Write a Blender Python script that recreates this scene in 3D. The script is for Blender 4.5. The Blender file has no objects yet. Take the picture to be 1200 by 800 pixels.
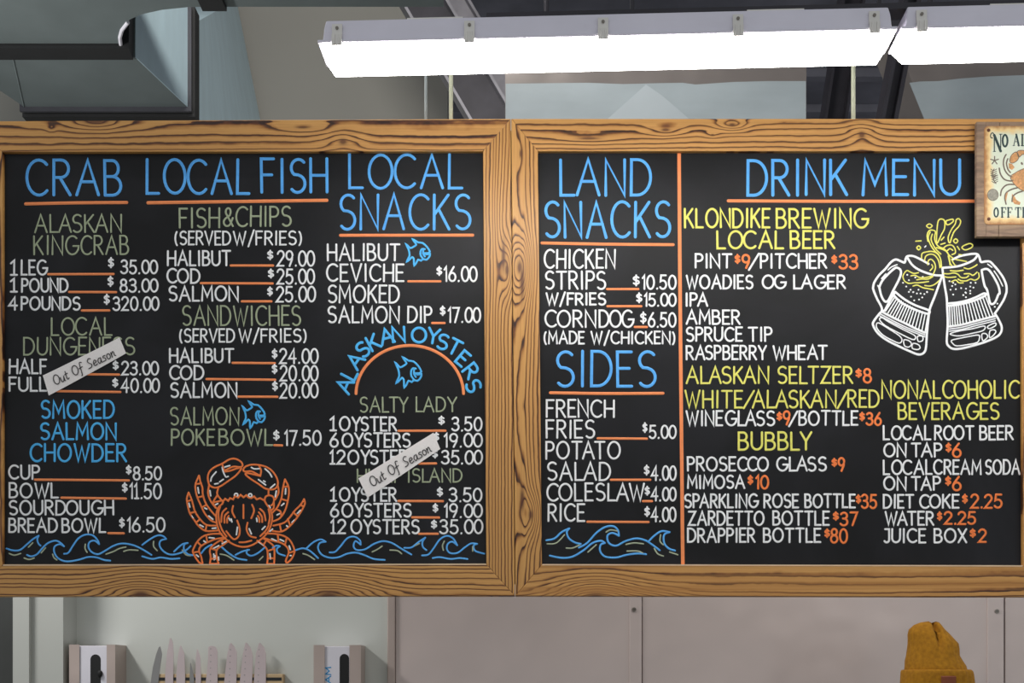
import bpy, bmesh, math, random
from mathutils import Vector, Matrix

random.seed(7)
scn = bpy.context.scene
COL = scn.collection

# ------------------------------------------------------------------ camera
S = 0.0022          # metres per photo pixel on the menu-board plane
D = 2.98            # camera to board plane
H = 1.60            # eye height
def P(px, py, Y=0.0):
    f = 1 + Y / D
    return Vector(((px - 600) * S * f, Y, H + (800 - py) * S * f))
def PF(px, py, f):
    return P(px, py, (f - 1) * D)

cam = bpy.data.cameras.new('camera')
camo = bpy.data.objects.new('camera', cam)
COL.objects.link(camo)
camo.location = (0, -D, H)
camo.rotation_euler = (math.pi / 2, 0, 0)
cam.sensor_width = 36
cam.lens = 36 * D / (1200 * S)
cam.shift_y = 400 / 1200
cam.clip_start = 0.05
scn.camera = camo

# ------------------------------------------------------------------ world, exposure, lamps
wld = bpy.data.worlds.new('hall_light')
scn.world = wld
wld.use_nodes = True
wld.node_tree.nodes['Background'].inputs[0].default_value = (0.93, 0.97, 1.0, 1)
wld.node_tree.nodes['Background'].inputs[1].default_value = 0.31
vs = scn.view_settings
vs.view_transform = 'Standard'
vs.look = 'None'
vs.gamma = 1
vs.use_curve_mapping = False
vs.exposure = 0.66
LED_STRENGTH = 11.0

def area_lamp(name, loc, target, size, size_y, power, color):
    l = bpy.data.lights.new(name, 'AREA')
    l.shape = 'RECTANGLE'; l.size = size; l.size_y = size_y
    l.energy = power; l.color = color
    o = bpy.data.objects.new(name, l)
    COL.objects.link(o)
    o.location = loc
    o.rotation_euler = (Vector(target) - Vector(loc)).to_track_quat('-Z', 'Y').to_euler()
    return o
# the kitchen's own ceiling lamp behind the boards (left), then two added fill lights
area_lamp('kitchen_lamp', (-2.2, 0.12, 3.1), (-0.1, 1.04, 1.75), 0.5, 0.15, 19, (1, 0.98, 0.96))
area_lamp('fill_light_right', (1.0, 0.2, 2.55), (1.0, 1.04, 1.7), 1.2, 0.1, 3, (1, 0.97, 0.93))  # added fill, no known lamp here; lifts the steel panels
area_lamp('fill_light_upper', (-0.5, -0.3, 4.6), (-0.4, 2.8, 4.2), 1.2, 0.15, 26, (1, 0.97, 0.92))  # invented light source that brightens the upper wall and duct

# ------------------------------------------------------------------ materials
def s2l(c):
    return tuple((x / 255 / 12.92) if x / 255 <= 0.04045 else ((x / 255 + 0.055) / 1.055) ** 2.4 for x in c)
class NT:
    def __init__(s, name):
        s.m = bpy.data.materials.new(name); s.m.use_nodes = True
        s.t = s.m.node_tree; s.b = s.t.nodes['Principled BSDF']
    def n(s, typ, **kw):
        nd = s.t.nodes.new(typ)
        for k, v in kw.items(): setattr(nd, k, v)
        return nd
    def l(s, a, b): s.t.links.new(a, b)
    def math(s, op, a, b=None, c=None):
        nd = s.n('ShaderNodeMath', operation=op)
        for i, v in enumerate((a, b, c)):
            if v is None: continue
            if isinstance(v, (int, float)): nd.inputs[i].default_value = v
            else: s.l(v, nd.inputs[i])
        return nd.outputs[0]
    def ramp(s, fac, stops):
        r = s.n('ShaderNodeValToRGB'); e = r.color_ramp.elements
        while len(e) < len(stops): e.new(0.5)
        for x, (p, c) in zip(e, stops): x.position = p; x.color = (*c, 1)
        s.l(fac, r.inputs[0]); return r.outputs[0]
    def noise(s, vec, scale, detail=3, rough=0.5, dist=0):
        nd = s.n('ShaderNodeTexNoise'); nd.inputs['Scale'].default_value = scale
        nd.inputs['Detail'].default_value = detail; nd.inputs['Roughness'].default_value = rough
        nd.inputs['Distortion'].default_value = dist
        if vec is not None: s.l(vec, nd.inputs['Vector'])
        return nd.outputs[0]
    def coords(s, scale=(1, 1, 1), loc=(0, 0, 0)):
        tc = s.n('ShaderNodeTexCoord'); mp = s.n('ShaderNodeMapping')
        mp.inputs['Scale'].default_value = scale; mp.inputs['Location'].default_value = loc
        s.l(tc.outputs['Object'], mp.inputs['Vector']); return mp.outputs[0]
    def bump(s, h, strength, dist=0.002):
        b = s.n('ShaderNodeBump'); b.inputs['Strength'].default_value = strength
        b.inputs['Distance'].default_value = dist
        s.l(h, b.inputs['Height']); s.l(b.outputs[0], s.b.inputs['Normal'])

def plain(name, rgb, rough=0.6, metal=0.0, var=0.12, scale=12, bump=0.0, spec=0.5, bscale=None, stretch=(1, 1, 1)):
    """rgb in sRGB 0-255; a little procedural variation, optional bump."""
    t = NT(name); c = s2l(rgb); v = t.coords(stretch)
    n = t.noise(v, scale, 4)
    a = tuple(x * (1 - var) for x in c); b = tuple(min(1, x * (1 + var)) for x in c)
    t.l(t.ramp(n, [(0.3, a), (0.7, b)]), t.b.inputs['Base Color'])
    t.b.inputs['Roughness'].default_value = rough; t.b.inputs['Metallic'].default_value = metal
    t.b.inputs['Specular IOR Level'].default_value = spec
    if bump: t.bump(t.noise(v, bscale or scale * 3, 4), bump)
    return t.m

def wood(name, horiz, vin, vout, n, p=1.0, knots=(), seed=0.0, warp=1.0, fine=0.4, fade=0.3):
    """Burnt pine.  u runs along the rail, v across it (photo pixels relative to the board's root);
    n rings between the inner edge vin and the outer edge vout, packed towards the inner edge when p < 1.
    knots: (u, v, reach_u, reach_v, height in rings)."""
    t = NT(name)
    tc = t.n('ShaderNodeTexCoord'); sp = t.n('ShaderNodeSeparateXYZ'); t.l(tc.outputs['Object'], sp.inputs[0])
    u = t.math('DIVIDE', sp.outputs['X' if horiz else 'Z'], S)
    v = t.math('DIVIDE', sp.outputs['Z' if horiz else 'X'], S)
    cb = t.n('ShaderNodeCombineXYZ')
    t.l(t.math('MULTIPLY', u, 0.005), cb.inputs[0]); t.l(t.math('MULTIPLY', v, 0.016), cb.inputs[1]); cb.inputs[2].default_value = seed
    n1 = t.noise(cb.outputs[0], 1.0, 2, 0.4)
    cb2 = t.n('ShaderNodeCombineXYZ')
    t.l(t.math('MULTIPLY', u, 0.0008), cb2.inputs[0]); t.l(t.math('MULTIPLY', v, 0.10), cb2.inputs[1]); cb2.inputs[2].default_value = seed + 5
    n2 = t.noise(cb2.outputs[0], 1.0, 1)
    cbj = t.n('ShaderNodeCombineXYZ')
    t.l(t.math('MULTIPLY', u, 0.05), cbj.inputs[0]); t.l(t.math('MULTIPLY', v, 0.08), cbj.inputs[1]); cbj.inputs[2].default_value = seed + 3
    nj = t.noise(cbj.outputs[0], 1.0, 2)
    w = vout - vin
    tt = t.math('DIVIDE', t.math('SUBTRACT', v, vin), w)
    tt = t.math('ADD', tt, t.math('MULTIPLY', t.math('SUBTRACT', n1, 0.5), 0.55 * warp))
    tt = t.math('ADD', tt, 0.25)
    F = t.math('MULTIPLY', t.math('POWER', t.math('MAXIMUM', tt, 0.0), p), float(n))
    F = t.math('ADD', F, t.math('MULTIPLY', t.math('SUBTRACT', n2, 0.5), 1.5))
    F = t.math('ADD', F, t.math('MULTIPLY', t.math('SUBTRACT', nj, 0.5), 0.35))
    core = None
    for (ku, kv, a, b, h) in knots:
        du = t.math('DIVIDE', t.math('SUBTRACT', u, ku), a); dv = t.math('DIVIDE', t.math('SUBTRACT', v, kv), b)
        r2 = t.math('ADD', t.math('MULTIPLY', du, du), t.math('MULTIPLY', dv, dv))
        g = t.math('EXPONENT', t.math('MULTIPLY', r2, -1.0))
        F = t.math('ADD', F, t.math('MULTIPLY', g, h))
        k = t.math('EXPONENT', t.math('MULTIPLY', r2, -22.0))
        core = k if core is None else t.math('MAXIMUM', core, k)
    fr = t.math('FRACT', F)
    L = s2l((214, 160, 90)); Mi = s2l((180, 124, 62)); Dk = s2l((112, 62, 30)); Bl = s2l((52, 26, 14))
    colr = t.ramp(fr, [(0.0, Mi), (0.10, L), (0.58, L), (0.74, Mi), (0.83, Dk), (0.90, Bl), (0.96, Bl), (1.0, Dk)])
    # fade of the line strength and fine fibres
    cb3 = t.n('ShaderNodeCombineXYZ')
    t.l(t.math('MULTIPLY', u, 0.02), cb3.inputs[0]); t.l(t.math('MULTIPLY', v, 0.9), cb3.inputs[1]); cb3.inputs[2].default_value = seed + 9
    n3 = t.noise(cb3.outputs[0], 1.0, 4, 0.6)
    mx = t.n('ShaderNodeMixRGB', blend_type='MULTIPLY'); mx.inputs[0].default_value = fine
    t.l(colr, mx.inputs[1]); t.l(t.ramp(n3, [(0.3, (0.55, 0.45, 0.38)), (0.65, (1, 1, 1))]), mx.inputs[2])
    n4 = t.noise(cb2.outputs[0], 2.3, 2)
    mx2 = t.n('ShaderNodeMixRGB'); t.l(t.ramp(n4, [(0.4, (0, 0, 0)), (0.7, (fade, fade, fade))]), mx2.inputs[0])
    t.l(mx.outputs[0], mx2.inputs[1]); mx2.inputs[2].default_value = (*Mi, 1)
    out = mx2.outputs[0]
    if core is not None:
        mx3 = t.n('ShaderNodeMixRGB'); t.l(t.math('MINIMUM', t.math('MULTIPLY', core, 1.1), 0.85), mx3.inputs[0])
        t.l(out, mx3.inputs[1]); mx3.inputs[2].default_value = (*s2l((88, 46, 26)), 1); out = mx3.outputs[0]
    t.l(out, t.b.inputs['Base Color'])
    t.b.inputs['Roughness'].default_value = 0.42
    t.bump(fr, 0.12, 0.001)
    return t.m

def emit(name, rgb, strength):
    t = NT(name)
    t.b.inputs['Base Color'].default_value = (*rgb, 1)
    t.b.inputs['Emission Color'].default_value = (*rgb, 1)
    t.b.inputs['Emission Strength'].default_value = strength
    return t.m

def chalk_panel():
    t = NT('black_chalk_panel'); v = t.coords((1, 1, 1))
    n = t.noise(v, 3.2, 5, 0.55, 0.6)
    t.l(t.ramp(n, [(0.42, s2l((19, 19, 21))), (0.75, s2l((34, 34, 38)))]), t.b.inputs['Base Color'])
    t.b.inputs['Roughness'].default_value = 0.48; t.b.inputs['Specular IOR Level'].default_value = 0.25
    t.bump(t.noise(v, 220, 2), 0.05, 0.0005)
    return t.m

M = {}
M['panel'] = chalk_panel()
M['blue'] = plain('blue_paint_pen', (90, 178, 255), 0.6, var=0.08, scale=60)
M['sky'] = plain('light_blue_paint_pen', (78, 188, 255), 0.6, var=0.08, scale=60)
M['sage'] = plain('sage_paint_pen', (164, 174, 142), 0.65, var=0.10, scale=60)
M['white'] = plain('white_paint_pen', (246, 246, 246), 0.6, var=0.05, scale=60)
M['orange'] = plain('orange_paint_pen', (255, 146, 86), 0.6, var=0.06, scale=60)
M['price'] = plain('deep_orange_paint_pen', (255, 130, 60), 0.6, var=0.06, scale=60)
M['yellow'] = plain('yellow_paint_pen', (236, 230, 108), 0.6, var=0.06, scale=60)
M['wavesage'] = plain('pale_sage_paint_pen', (176, 186, 158), 0.65, var=0.10, scale=60)
M['paper'] = plain('white_card', (246, 240, 237), 0.8, var=0.03, scale=300)
M['ink'] = plain('black_ink', (42, 38, 38), 0.6, var=0.05)
M['galv'] = plain('galvanised_steel', (110, 120, 120), 0.55, 0.25, var=0.10, scale=5, stretch=(1, 1, 0.4))
M['duct_side'] = plain('blue_grey_duct_skin', (178, 200, 208), 0.5, 0.1, var=0.06, scale=7, stretch=(3, 3, 0.6))
M['rubber'] = plain('black_rubber', (24, 25, 26), 0.6, var=0.2)
M['flange'] = plain('grey_flange_steel', (66, 66, 72), 0.5, 0.3)
M['wall_g'] = plain('grey_plaster', (150, 148, 141), 0.8, var=0.03, scale=2, bump=0.05, bscale=60)
M['wall_k'] = plain('pale_grey_panel', (190, 193, 187), 0.55, var=0.04, scale=1.6)
M['pilaster'] = plain('grey_painted_corner', (176, 178, 172), 0.6, var=0.04, scale=2)
M['dark'] = plain('dark_doorway_and_gap_paint', (52, 54, 52), 0.7)
M['deck'] = plain('dark_roof_deck', (124, 124, 134), 0.6, 0.2, var=0.2, scale=4)
M['beam'] = plain('grey_steel_beam', (136, 134, 140), 0.5, 0.3, var=0.2, scale=9)
M['black_beam'] = plain('black_steel_beam', (52, 50, 56), 0.5, 0.3, var=0.2, scale=9)
M['rod'] = plain('cream_rod_paint', (214, 216, 188), 0.5, var=0.04)
M['grey_rod'] = plain('grey_rod_paint', (168, 176, 176), 0.5, var=0.04)
M['housing'] = plain('grey_lamp_plastic', (226, 222, 234), 0.5, var=0.03)
M['clip'] = plain('stainless_clip', (226, 222, 216), 0.3, 0.3, var=0.08)
M['diffuser'] = emit('lit_diffuser', (1.0, 0.98, 0.95), LED_STRENGTH)
M['film'] = plain('pale_protective_film', (164, 174, 178), 0.4, var=0.09, scale=4, bump=0.35, bscale=9, stretch=(1, 1, 2.5))
M['film2'] = plain('doubled_protective_film', (178, 187, 191), 0.4, var=0.05, scale=4, bump=0.25, bscale=9)
M['rack'] = plain('beige_rack_wood', (186, 160, 122), 0.6, var=0.1, stretch=(1, 1, 8))
M['blade'] = plain('knife_steel', (206, 190, 190), 0.3, 0.55, var=0.05)
M['blade_dark'] = plain('dark_knife_steel', (150, 148, 146), 0.3, 0.7, var=0.05)
M['handle'] = plain('black_knife_handle', (30, 30, 32), 0.5)
M['glove'] = plain('black_glove_rubber', (8, 8, 9), 0.7)
M['carton'] = plain('white_carton', (214, 212, 220), 0.6, var=0.03)
M['exam_blue'] = plain('blue_print', (30, 140, 196), 0.6)
M['screw'] = plain('dark_screw_steel', (132, 126, 118), 0.35, 0.6)
M['floor'] = plain('grey_concrete_floor', (128, 126, 122), 0.6, var=0.1, scale=3)
M['edge_light'] = plain('pale_edge_highlight', (236, 204, 168), 0.6)  # pale colour stands for light caught on the rail edge

def steel_panel(name, rgb, seed=0.0):
    t = NT(name); v = t.coords((1, 1, 1), (seed, 0, seed))
    c = s2l(rgb); n = t.noise(v, 2.0, 3)
    t.l(t.ramp(n, [(0.3, tuple(x * .93 for x in c)), (0.7, c)]), t.b.inputs['Base Color'])
    t.b.inputs['Metallic'].default_value = 0.3; t.b.inputs['Roughness'].default_value = 0.42
    t.bump(t.noise(v, 3.2, 2), 0.6, 0.04)
    return t.m
M['steel'] = steel_panel('stainless_sheet', (204, 190, 185))
M['steel2'] = steel_panel('stainless_holder', (186, 170, 162), 3.0)
M['steel_dk'] = steel_panel('hood_steel', (128, 120, 116), 5.0)

def wool_mat():
    t = NT('mustard_wool'); v = t.coords()
    w = t.n('ShaderNodeTexNoise'); w.inputs['Scale'].default_value = 90; w.inputs['Detail'].default_value = 3
    t.l(v, w.inputs['Vector'])
    t.l(t.ramp(w.outputs[0], [(0.3, s2l((156, 104, 12))), (0.7, s2l((184, 128, 20)))]), t.b.inputs['Base Color'])
    t.b.inputs['Roughness'].default_value = 0.95
    t.bump(t.noise(v, 400, 2), 0.3, 0.001)
    return t.m
M['wool'] = wool_mat()
M['patch'] = plain('brown_leather_patch', (138, 70, 40), 0.6)
M['skin'] = plain('skin', (206, 160, 132), 0.55)
M['shirt'] = plain('dark_work_shirt', (52, 56, 62), 0.85)
M['trousers'] = plain('dark_trousers', (40, 42, 48), 0.85)
M['hair'] = plain('brown_hair', (66, 44, 30), 0.7)

# ------------------------------------------------------------------ object helpers
def link(name, me, m, parent=None):
    o = bpy.data.objects.new(name, me); COL.objects.link(o)
    if m is not None: me.materials.append(m)
    if parent is not None: o.parent = parent
    return o
def tag(o, label=None, cat=None, group=None, kind=None):
    if label: o['label'] = label
    if cat: o['category'] = cat
    if group: o['group'] = group
    if kind: o['kind'] = kind
    return o
def empty(name, loc, label, cat, group=None):
    o = bpy.data.objects.new(name, None); COL.objects.link(o)
    o.location = loc; o.empty_display_size = 0.05
    return tag(o, label, cat, group)

class MB:
    """collects shapes (world coordinates) into ONE mesh object."""
    def __init__(s): s.bm = bmesh.new(); s.mi = 0
    def face(s, vs):
        try:
            f = s.bm.faces.new(vs); f.material_index = s.mi; return f
        except ValueError: return None
    def hexa(s, a, b):
        """a, b: matching rings of points (ends of a prism)."""
        va = [s.bm.verts.new(p) for p in a]; vb = [s.bm.verts.new(p) for p in b]
        n = len(a)
        s.face(va); s.face(list(reversed(vb)))
        for i in range(n): s.face([va[i], vb[i], vb[(i + 1) % n], va[(i + 1) % n]])
        return s
    def box(s, x0, x1, y0, y1, z0, z1):
        a = [(x0, y0, z0), (x1, y0, z0), (x1, y0, z1), (x0, y0, z1)]
        b = [(x, y1, z) for x, _, z in a]
        return s.hexa(a, b)
    def prism(s, pts, Y, thick):
        """photo-pixel polygon standing at depth Y, extruded back by thick."""
        a = [P(x, y, Y) for x, y in pts]
        return s.hexa(a, [p + Vector((0, thick, 0)) for p in a])
    def tube(s, path, r, n=10, cap=True):
        path = [Vector(p) for p in path]; rings = []
        for i, p in enumerate(path):
            d = (path[min(i + 1, len(path) - 1)] - path[max(i - 1, 0)]).normalized()
            up = Vector((0, 1, 0)) if abs(d.y) < 0.9 else Vector((1, 0, 0))
            a = d.cross(up).normalized(); b = d.cross(a).normalized()
            rr = r[i] if isinstance(r, (list, tuple)) else r
            rings.append([s.bm.verts.new(p + a * rr * math.cos(t) + b * rr * math.sin(t)) for t in [2 * math.pi * k / n for k in range(n)]])
        s.loft(rings, cap); return s
    def loft(s, rings, cap=True):
        n = len(rings[0])
        for A, B in zip(rings, rings[1:]):
            for i in range(n): s.face([A[i], A[(i + 1) % n], B[(i + 1) % n], B[i]])
        if cap: s.face(list(reversed(rings[0]))); s.face(rings[-1])
    def ball(s, c, r, seg=10):
        m = Matrix.Translation(c) @ Matrix.Diagonal((*r, 1)) if not isinstance(r, float) else Matrix.Translation(c) @ Matrix.Scale(r, 4)
        bmesh.ops.create_uvsphere(s.bm, u_segments=seg, v_segments=max(6, seg // 2 + 2), radius=1, matrix=m); return s
    def bevel(s, off, seg=2):
        bmesh.ops.recalc_face_normals(s.bm, faces=s.bm.faces)
        bmesh.ops.bevel(s.bm, geom=list(s.bm.edges), offset=off, segments=seg, profile=0.5, affect='EDGES', clamp_overlap=True)
        return s
    def stroke(s, pts, w, Y, dome=0.0007):
        """a painted line (photo pixels) lying on the plane Y: slightly domed ribbon with round ends."""
        q = [pts[0]]
        for p in pts[1:]:
            if math.hypot(p[0] - q[-1][0], p[1] - q[-1][1]) > 0.12: q.append(p)
        if len(q) == 1: q.append((q[0][0] + 0.2, q[0][1]))
        closed = len(q) > 3 and math.hypot(q[0][0] - q[-1][0], q[0][1] - q[-1][1]) < 0.3
        if closed: q = q[:-1]
        n = len(q); h = w / 2; y0 = Y - random.uniform(0.0001, 0.0004)
        L, C, R = [], [], []
        for i in range(n):
            a = q[i - 1] if (closed or i) else None
            b = q[(i + 1) % n] if (closed or i < n - 1) else None
            d1 = nrm(q[i][0] - a[0], q[i][1] - a[1]) if a else None
            d2 = nrm(b[0] - q[i][0], b[1] - q[i][1]) if b else None
            if d1 is None: d1 = d2
            if d2 is None: d2 = d1
            mx, my = nrm(d1[0] + d2[0], d1[1] + d2[1]) if abs(d1[0] + d2[0]) + abs(d1[1] + d2[1]) > 1e-3 else (-d1[1], d1[0])
            cs = max(0.45, mx * d1[0] + my * d1[1]); k = h / cs
            L.append(s.bm.verts.new(P(q[i][0] - my * k, q[i][1] + mx * k, y0)))
            R.append(s.bm.verts.new(P(q[i][0] + my * k, q[i][1] - mx * k, y0)))
            C.append(s.bm.verts.new(P(q[i][0], q[i][1], y0 - dome)))
        rng = range(n) if closed else range(n - 1)
        for i in rng:
            j = (i + 1) % n
            s.face([L[i], L[j], C[j], C[i]]); s.face([C[i], C[j], R[j], R[i]])
        if not closed:
            for e, sgn in ((0, -1), (n - 1, 1)):
                a = q[e]; b = q[1] if e == 0 else q[n - 2]
                d = nrm(a[0] - b[0], a[1] - b[1]); base = math.atan2(d[1], d[0])
                ring = []
                for k in range(1, 6):
                    t = base - math.pi / 2 + math.pi * k / 6
                    ring.append(s.bm.verts.new(P(a[0] + h * math.cos(t), a[1] + h * math.sin(t), y0)))
                st, en = (L[e], R[e]) if e == 0 else (R[e], L[e])
                # start side is at base-90deg
                p0 = P(a[0] + h * math.cos(base - math.pi / 2), a[1] + h * math.sin(base - math.pi / 2), y0)
                if (st.co - p0).length > (en.co - p0).length: st, en = en, st
                seq = [st] + ring + [en]
                for A, B in zip(seq, seq[1:]): s.face([C[e], A, B])
        return s
    def poly(s, pts, Y, thick=0.0006):
        return s.prism(pts, Y - thick, thick)
    def build(s, name, m, parent=None, smooth=False, recalc=True, more=()):
        if recalc: bmesh.ops.recalc_face_normals(s.bm, faces=s.bm.faces)
        if parent is not None:
            r = parent
            mw = Matrix.Identity(4)
            chain = []
            while r is not None: chain.append(r); r = r.parent
            for r in reversed(chain): mw = mw @ r.matrix_basis
            s.bm.transform(mw.inverted())
        me = bpy.data.meshes.new(name); s.bm.to_mesh(me); s.bm.free()
        if smooth:
            for p in me.polygons: p.use_smooth = True
        o = link(name, me, m, parent)
        for x in more: me.materials.append(x)
        return o
def nrm(x, y):
    l = math.hypot(x, y) or 1.0
    return x / l, y / l
def smooth_path(pts, k=5):
    """Catmull-Rom through the points."""
    if len(pts) < 3: return list(pts)
    closed = pts[0] == pts[-1]
    q = list(pts[:-1]) if closed else list(pts)
    n = len(q); out = []
    g = (lambda i: q[i % n]) if closed else (lambda i: q[min(max(i, 0), n - 1)])
    for i in range(n if closed else n - 1):
        a, b, c, d = g(i - 1), g(i), g(i + 1), g(i + 2)
        for j in range(k):
            t = j / k
            out.append(tuple(0.5 * (2 * b[m] + (c[m] - a[m]) * t + (2 * a[m] - 5 * b[m] + 4 * c[m] - d[m]) * t * t + (3 * b[m] - a[m] - 3 * c[m] + d[m]) * t ** 3) for m in (0, 1)))
    out.append(out[0] if closed else q[-1])
    return out

# ------------------------------------------------------------------ hand-lettered stroke alphabet (x right, y up, cap height 1)
def arc(cx, cy, rx, ry, a0, a1, n=14):
    return [(cx + rx * math.cos(math.radians(a0 + (a1 - a0) * i / n)), cy + ry * math.sin(math.radians(a0 + (a1 - a0) * i / n))) for i in range(n + 1)]
G = {
 'A': (.80, [[(0, 0), (.40, 1), (.80, 0)], [(.15, .38), (.65, .38)]]),
 'B': (.58, [[(0, 0), (0, 1), (.28, 1)] + arc(.28, .77, .22, .23, 90, -90, 9) + [(0, .54)], [(.24, .54)] + arc(.27, .27, .31, .27, 90, -90, 10) + [(0, 0)]]),
 'C': (.74, [arc(.44, .5, .44, .5, 48, 312, 20)]),
 'D': (.70, [[(0, 0), (0, 1), (.2, 1)] + arc(.22, .5, .48, .5, 90, -90, 16) + [(0, 0)]]),
 'E': (.50, [[(.5, 1), (0, 1), (0, 0), (.5, 0)], [(0, .52), (.42, .52)]]),
 'F': (.50, [[(.5, 1), (0, 1), (0, 0)], [(0, .52), (.42, .52)]]),
 'G': (.80, [arc(.44, .5, .44, .5, 50, 350, 22) + [(.86, .46)], [(.50, .46), (.87, .46), (.84, .25)]]),
 'H': (.66, [[(0, 0), (0, 1)], [(.66, 0), (.66, 1)], [(0, .5), (.66, .5)]]),
 'I': (.0, [[(0, 0), (0, 1)]]),
 'J': (.42, [[(.1, 1), (.42, 1), (.42, .25)] + arc(.21, .22, .21, .22, 0, -150, 8)]),
 'K': (.60, [[(0, 0), (0, 1)], [(.56, 1), (.02, .44)], [(.18, .58), (.60, 0)]]),
 'L': (.48, [[(0, 1), (0, 0), (.48, 0)]]),
 'M': (.82, [[(0, 0), (.06, 1), (.41, .30), (.76, 1), (.82, 0)]]),
 'N': (.68, [[(0, 0), (0, 1), (.68, 0), (.68, 1)]]),
 'O': (.86, [arc(.43, .5, .43, .5, 90, 450, 26)]),
 'P': (.54, [[(0, 0), (0, 1), (.26, 1)] + arc(.26, .74, .28, .26, 90, -90, 10) + [(0, .48)]]),
 'R': (.60, [[(0, 0), (0, 1), (.26, 1)] + arc(.26, .75, .28, .25, 90, -90, 10) + [(0, .5)], [(.22, .5), (.60, 0)]]),
 'S': (.60, [arc(.32, .75, .29, .25, 40, 235, 11) + [(.32, .53)] + arc(.30, .26, .30, .26, 62, -140, 12)]),
 'T': (.68, [[(0, 1), (.68, 1)], [(.34, 1), (.34, 0)]]),
 'U': (.66, [[(0, 1), (0, .33)] + arc(.33, .33, .33, .33, 180, 360, 12) + [(.66, 1)]]),
 'V': (.72, [[(0, 1), (.36, 0), (.72, 1)]]),
 'W': (1.0, [[(0, 1), (.27, 0), (.50, .85), (.73, 0), (1.0, 1)]]),
 'X': (.62, [[(0, 1), (.62, 0)], [(.62, 1), (0, 0)]]),
 'Y': (.68, [[(0, 1), (.34, .48), (.68, 1)], [(.34, .48), (.34, 0)]]),
 'Z': (.62, [[(0, 1), (.62, 1), (0, 0), (.62, 0)]]),
 '0': (.62, [arc(.31, .5, .31, .5, 90, 450, 22)]),
 '1': (.28, [[(0, .80), (.16, 1), (.16, 0)], [(0, 0), (.30, 0)]]),
 'l': (.16, [[(0, .80), (.16, 1), (.16, 0)]]),
 '2': (.54, [arc(.27, .73, .27, .27, 165, -30, 10) + [(0, 0), (.54, 0)]]),
 '3': (.54, [arc(.24, .76, .26, .24, 150, -75, 9) + [(.18, .54)], [(.18, .54)] + arc(.24, .27, .30, .27, 90, -150, 11)]),
 '4': (.60, [[(.44, 0), (.44, 1), (0, .33), (.60, .33)]]),
 '5': (.54, [[(.50, 1), (.08, 1), (.04, .56)] + arc(.24, .31, .30, .31, 110, -145, 12)]),
 '6': (.56, [[(.42, 1), (.12, .60)] + arc(.28, .29, .28, .29, 150, 510, 18)]),
 '7': (.54, [[(0, 1), (.54, 1), (.18, 0)]]),
 '8': (.56, [arc(.28, .77, .23, .23, 270, 630, 14), arc(.28, .27, .28, .27, 90, 450, 16)]),
 '9': (.54, [arc(.27, .71, .27, .29, 0, 360, 18) + [(.50, .45), (.28, 0)]]),
 '.': (.0, [[(0, .0), (.015, .03)]]),
 '/': (.40, [[(-.02, -.14), (.42, 1.08)]]),
 '(': (.20, [arc(.36, .45, .36, .62, 125, 235, 9)]),
 ')': (.20, [arc(-.16, .45, .36, .62, 55, -55, 9)]),
 '&': (.68, [[(.68, 0), (.18, .68)] + arc(.32, .80, .18, .20, 200, -20, 9) + [(.44, .60), (.12, .42)] + arc(.26, .22, .26, .22, 130, 330, 9) + [(.66, .45)]]),
 '$': (.54, [arc(.28, .69, .24, .17, 30, 235, 9) + [(.30, .49)] + arc(.26, .31, .26, .18, 60, -145, 9), [(.27, -.02), (.27, 1.02)]]),
}
def text_strokes(txt, x0, x1, yt, yb, w, gap=.24, jit=.012):
    """strokes of a word fitted into the photo-pixel box, outer edge of paint to outer edge of paint."""
    nat = 0; pos = []
    for i, c in enumerate(txt):
        g = gap
        if i:
            pr = txt[i - 1]
            if c in 'OCGQ0' and pr in 'OCGQ0D': g = gap * .45
            if c == '.' or pr == '.': g = gap * 1.15
            if c in 'I' or pr in 'I': g = gap * 1.35
            if (c in 'AVWY' and pr in 'LTAVWYPFK') or (pr in 'AVWYL' and c in 'TVWYAS'): g = gap * .45
            nat += g
        pos.append(nat); nat += G[c][0]
    h = (yb - yt) - w; bw = (x1 - x0) - w
    kx = bw / nat if nat > 0.05 else h
    out = []
    for c, p in zip(txt, pos):
        dy = random.uniform(-jit, jit) * h; sh = random.uniform(-jit, jit) * 1.5; hh = h * (1 + random.uniform(-jit, jit))
        for st in G[c][1]:
            out.append([(x0 + w / 2 + (p + x) * kx + sh * y * h, yb - w / 2 - y * hh + dy) for x, y in st])
    return out

# ------------------------------------------------------------------ the setting
def struct(name, mb, m, label=None):
    return tag(mb.build(name, m), label, None, None, 'structure')
YK = 1.04      # kitchen wall behind the boards
YU = 2.83      # upper wall
ZC = 5.20      # roof deck
struct('floor', MB().box(-5, 5, -4.2, 5.2, -0.1, 0.0), M['floor'])
mb = MB().box(-5, 5, -1.2, 5.2, ZC, ZC + 0.12)
for i in range(8):
    y = 2.95 + i * 0.42
    mb.box(-0.4, 5, y, y + 0.06, ZC - 0.05, ZC + 0.01)
struct('ceiling', mb, M['deck'])
xr = P(524, 0, YU).x
struct('wall_back', MB().box(-5, xr, YU, YU + 0.12, 2.6, ZC), M['wall_g'])
struct('wall_far', MB().box(xr - 0.3, 5, 5.0, 5.15, 0, ZC), M['deck'])
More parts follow.
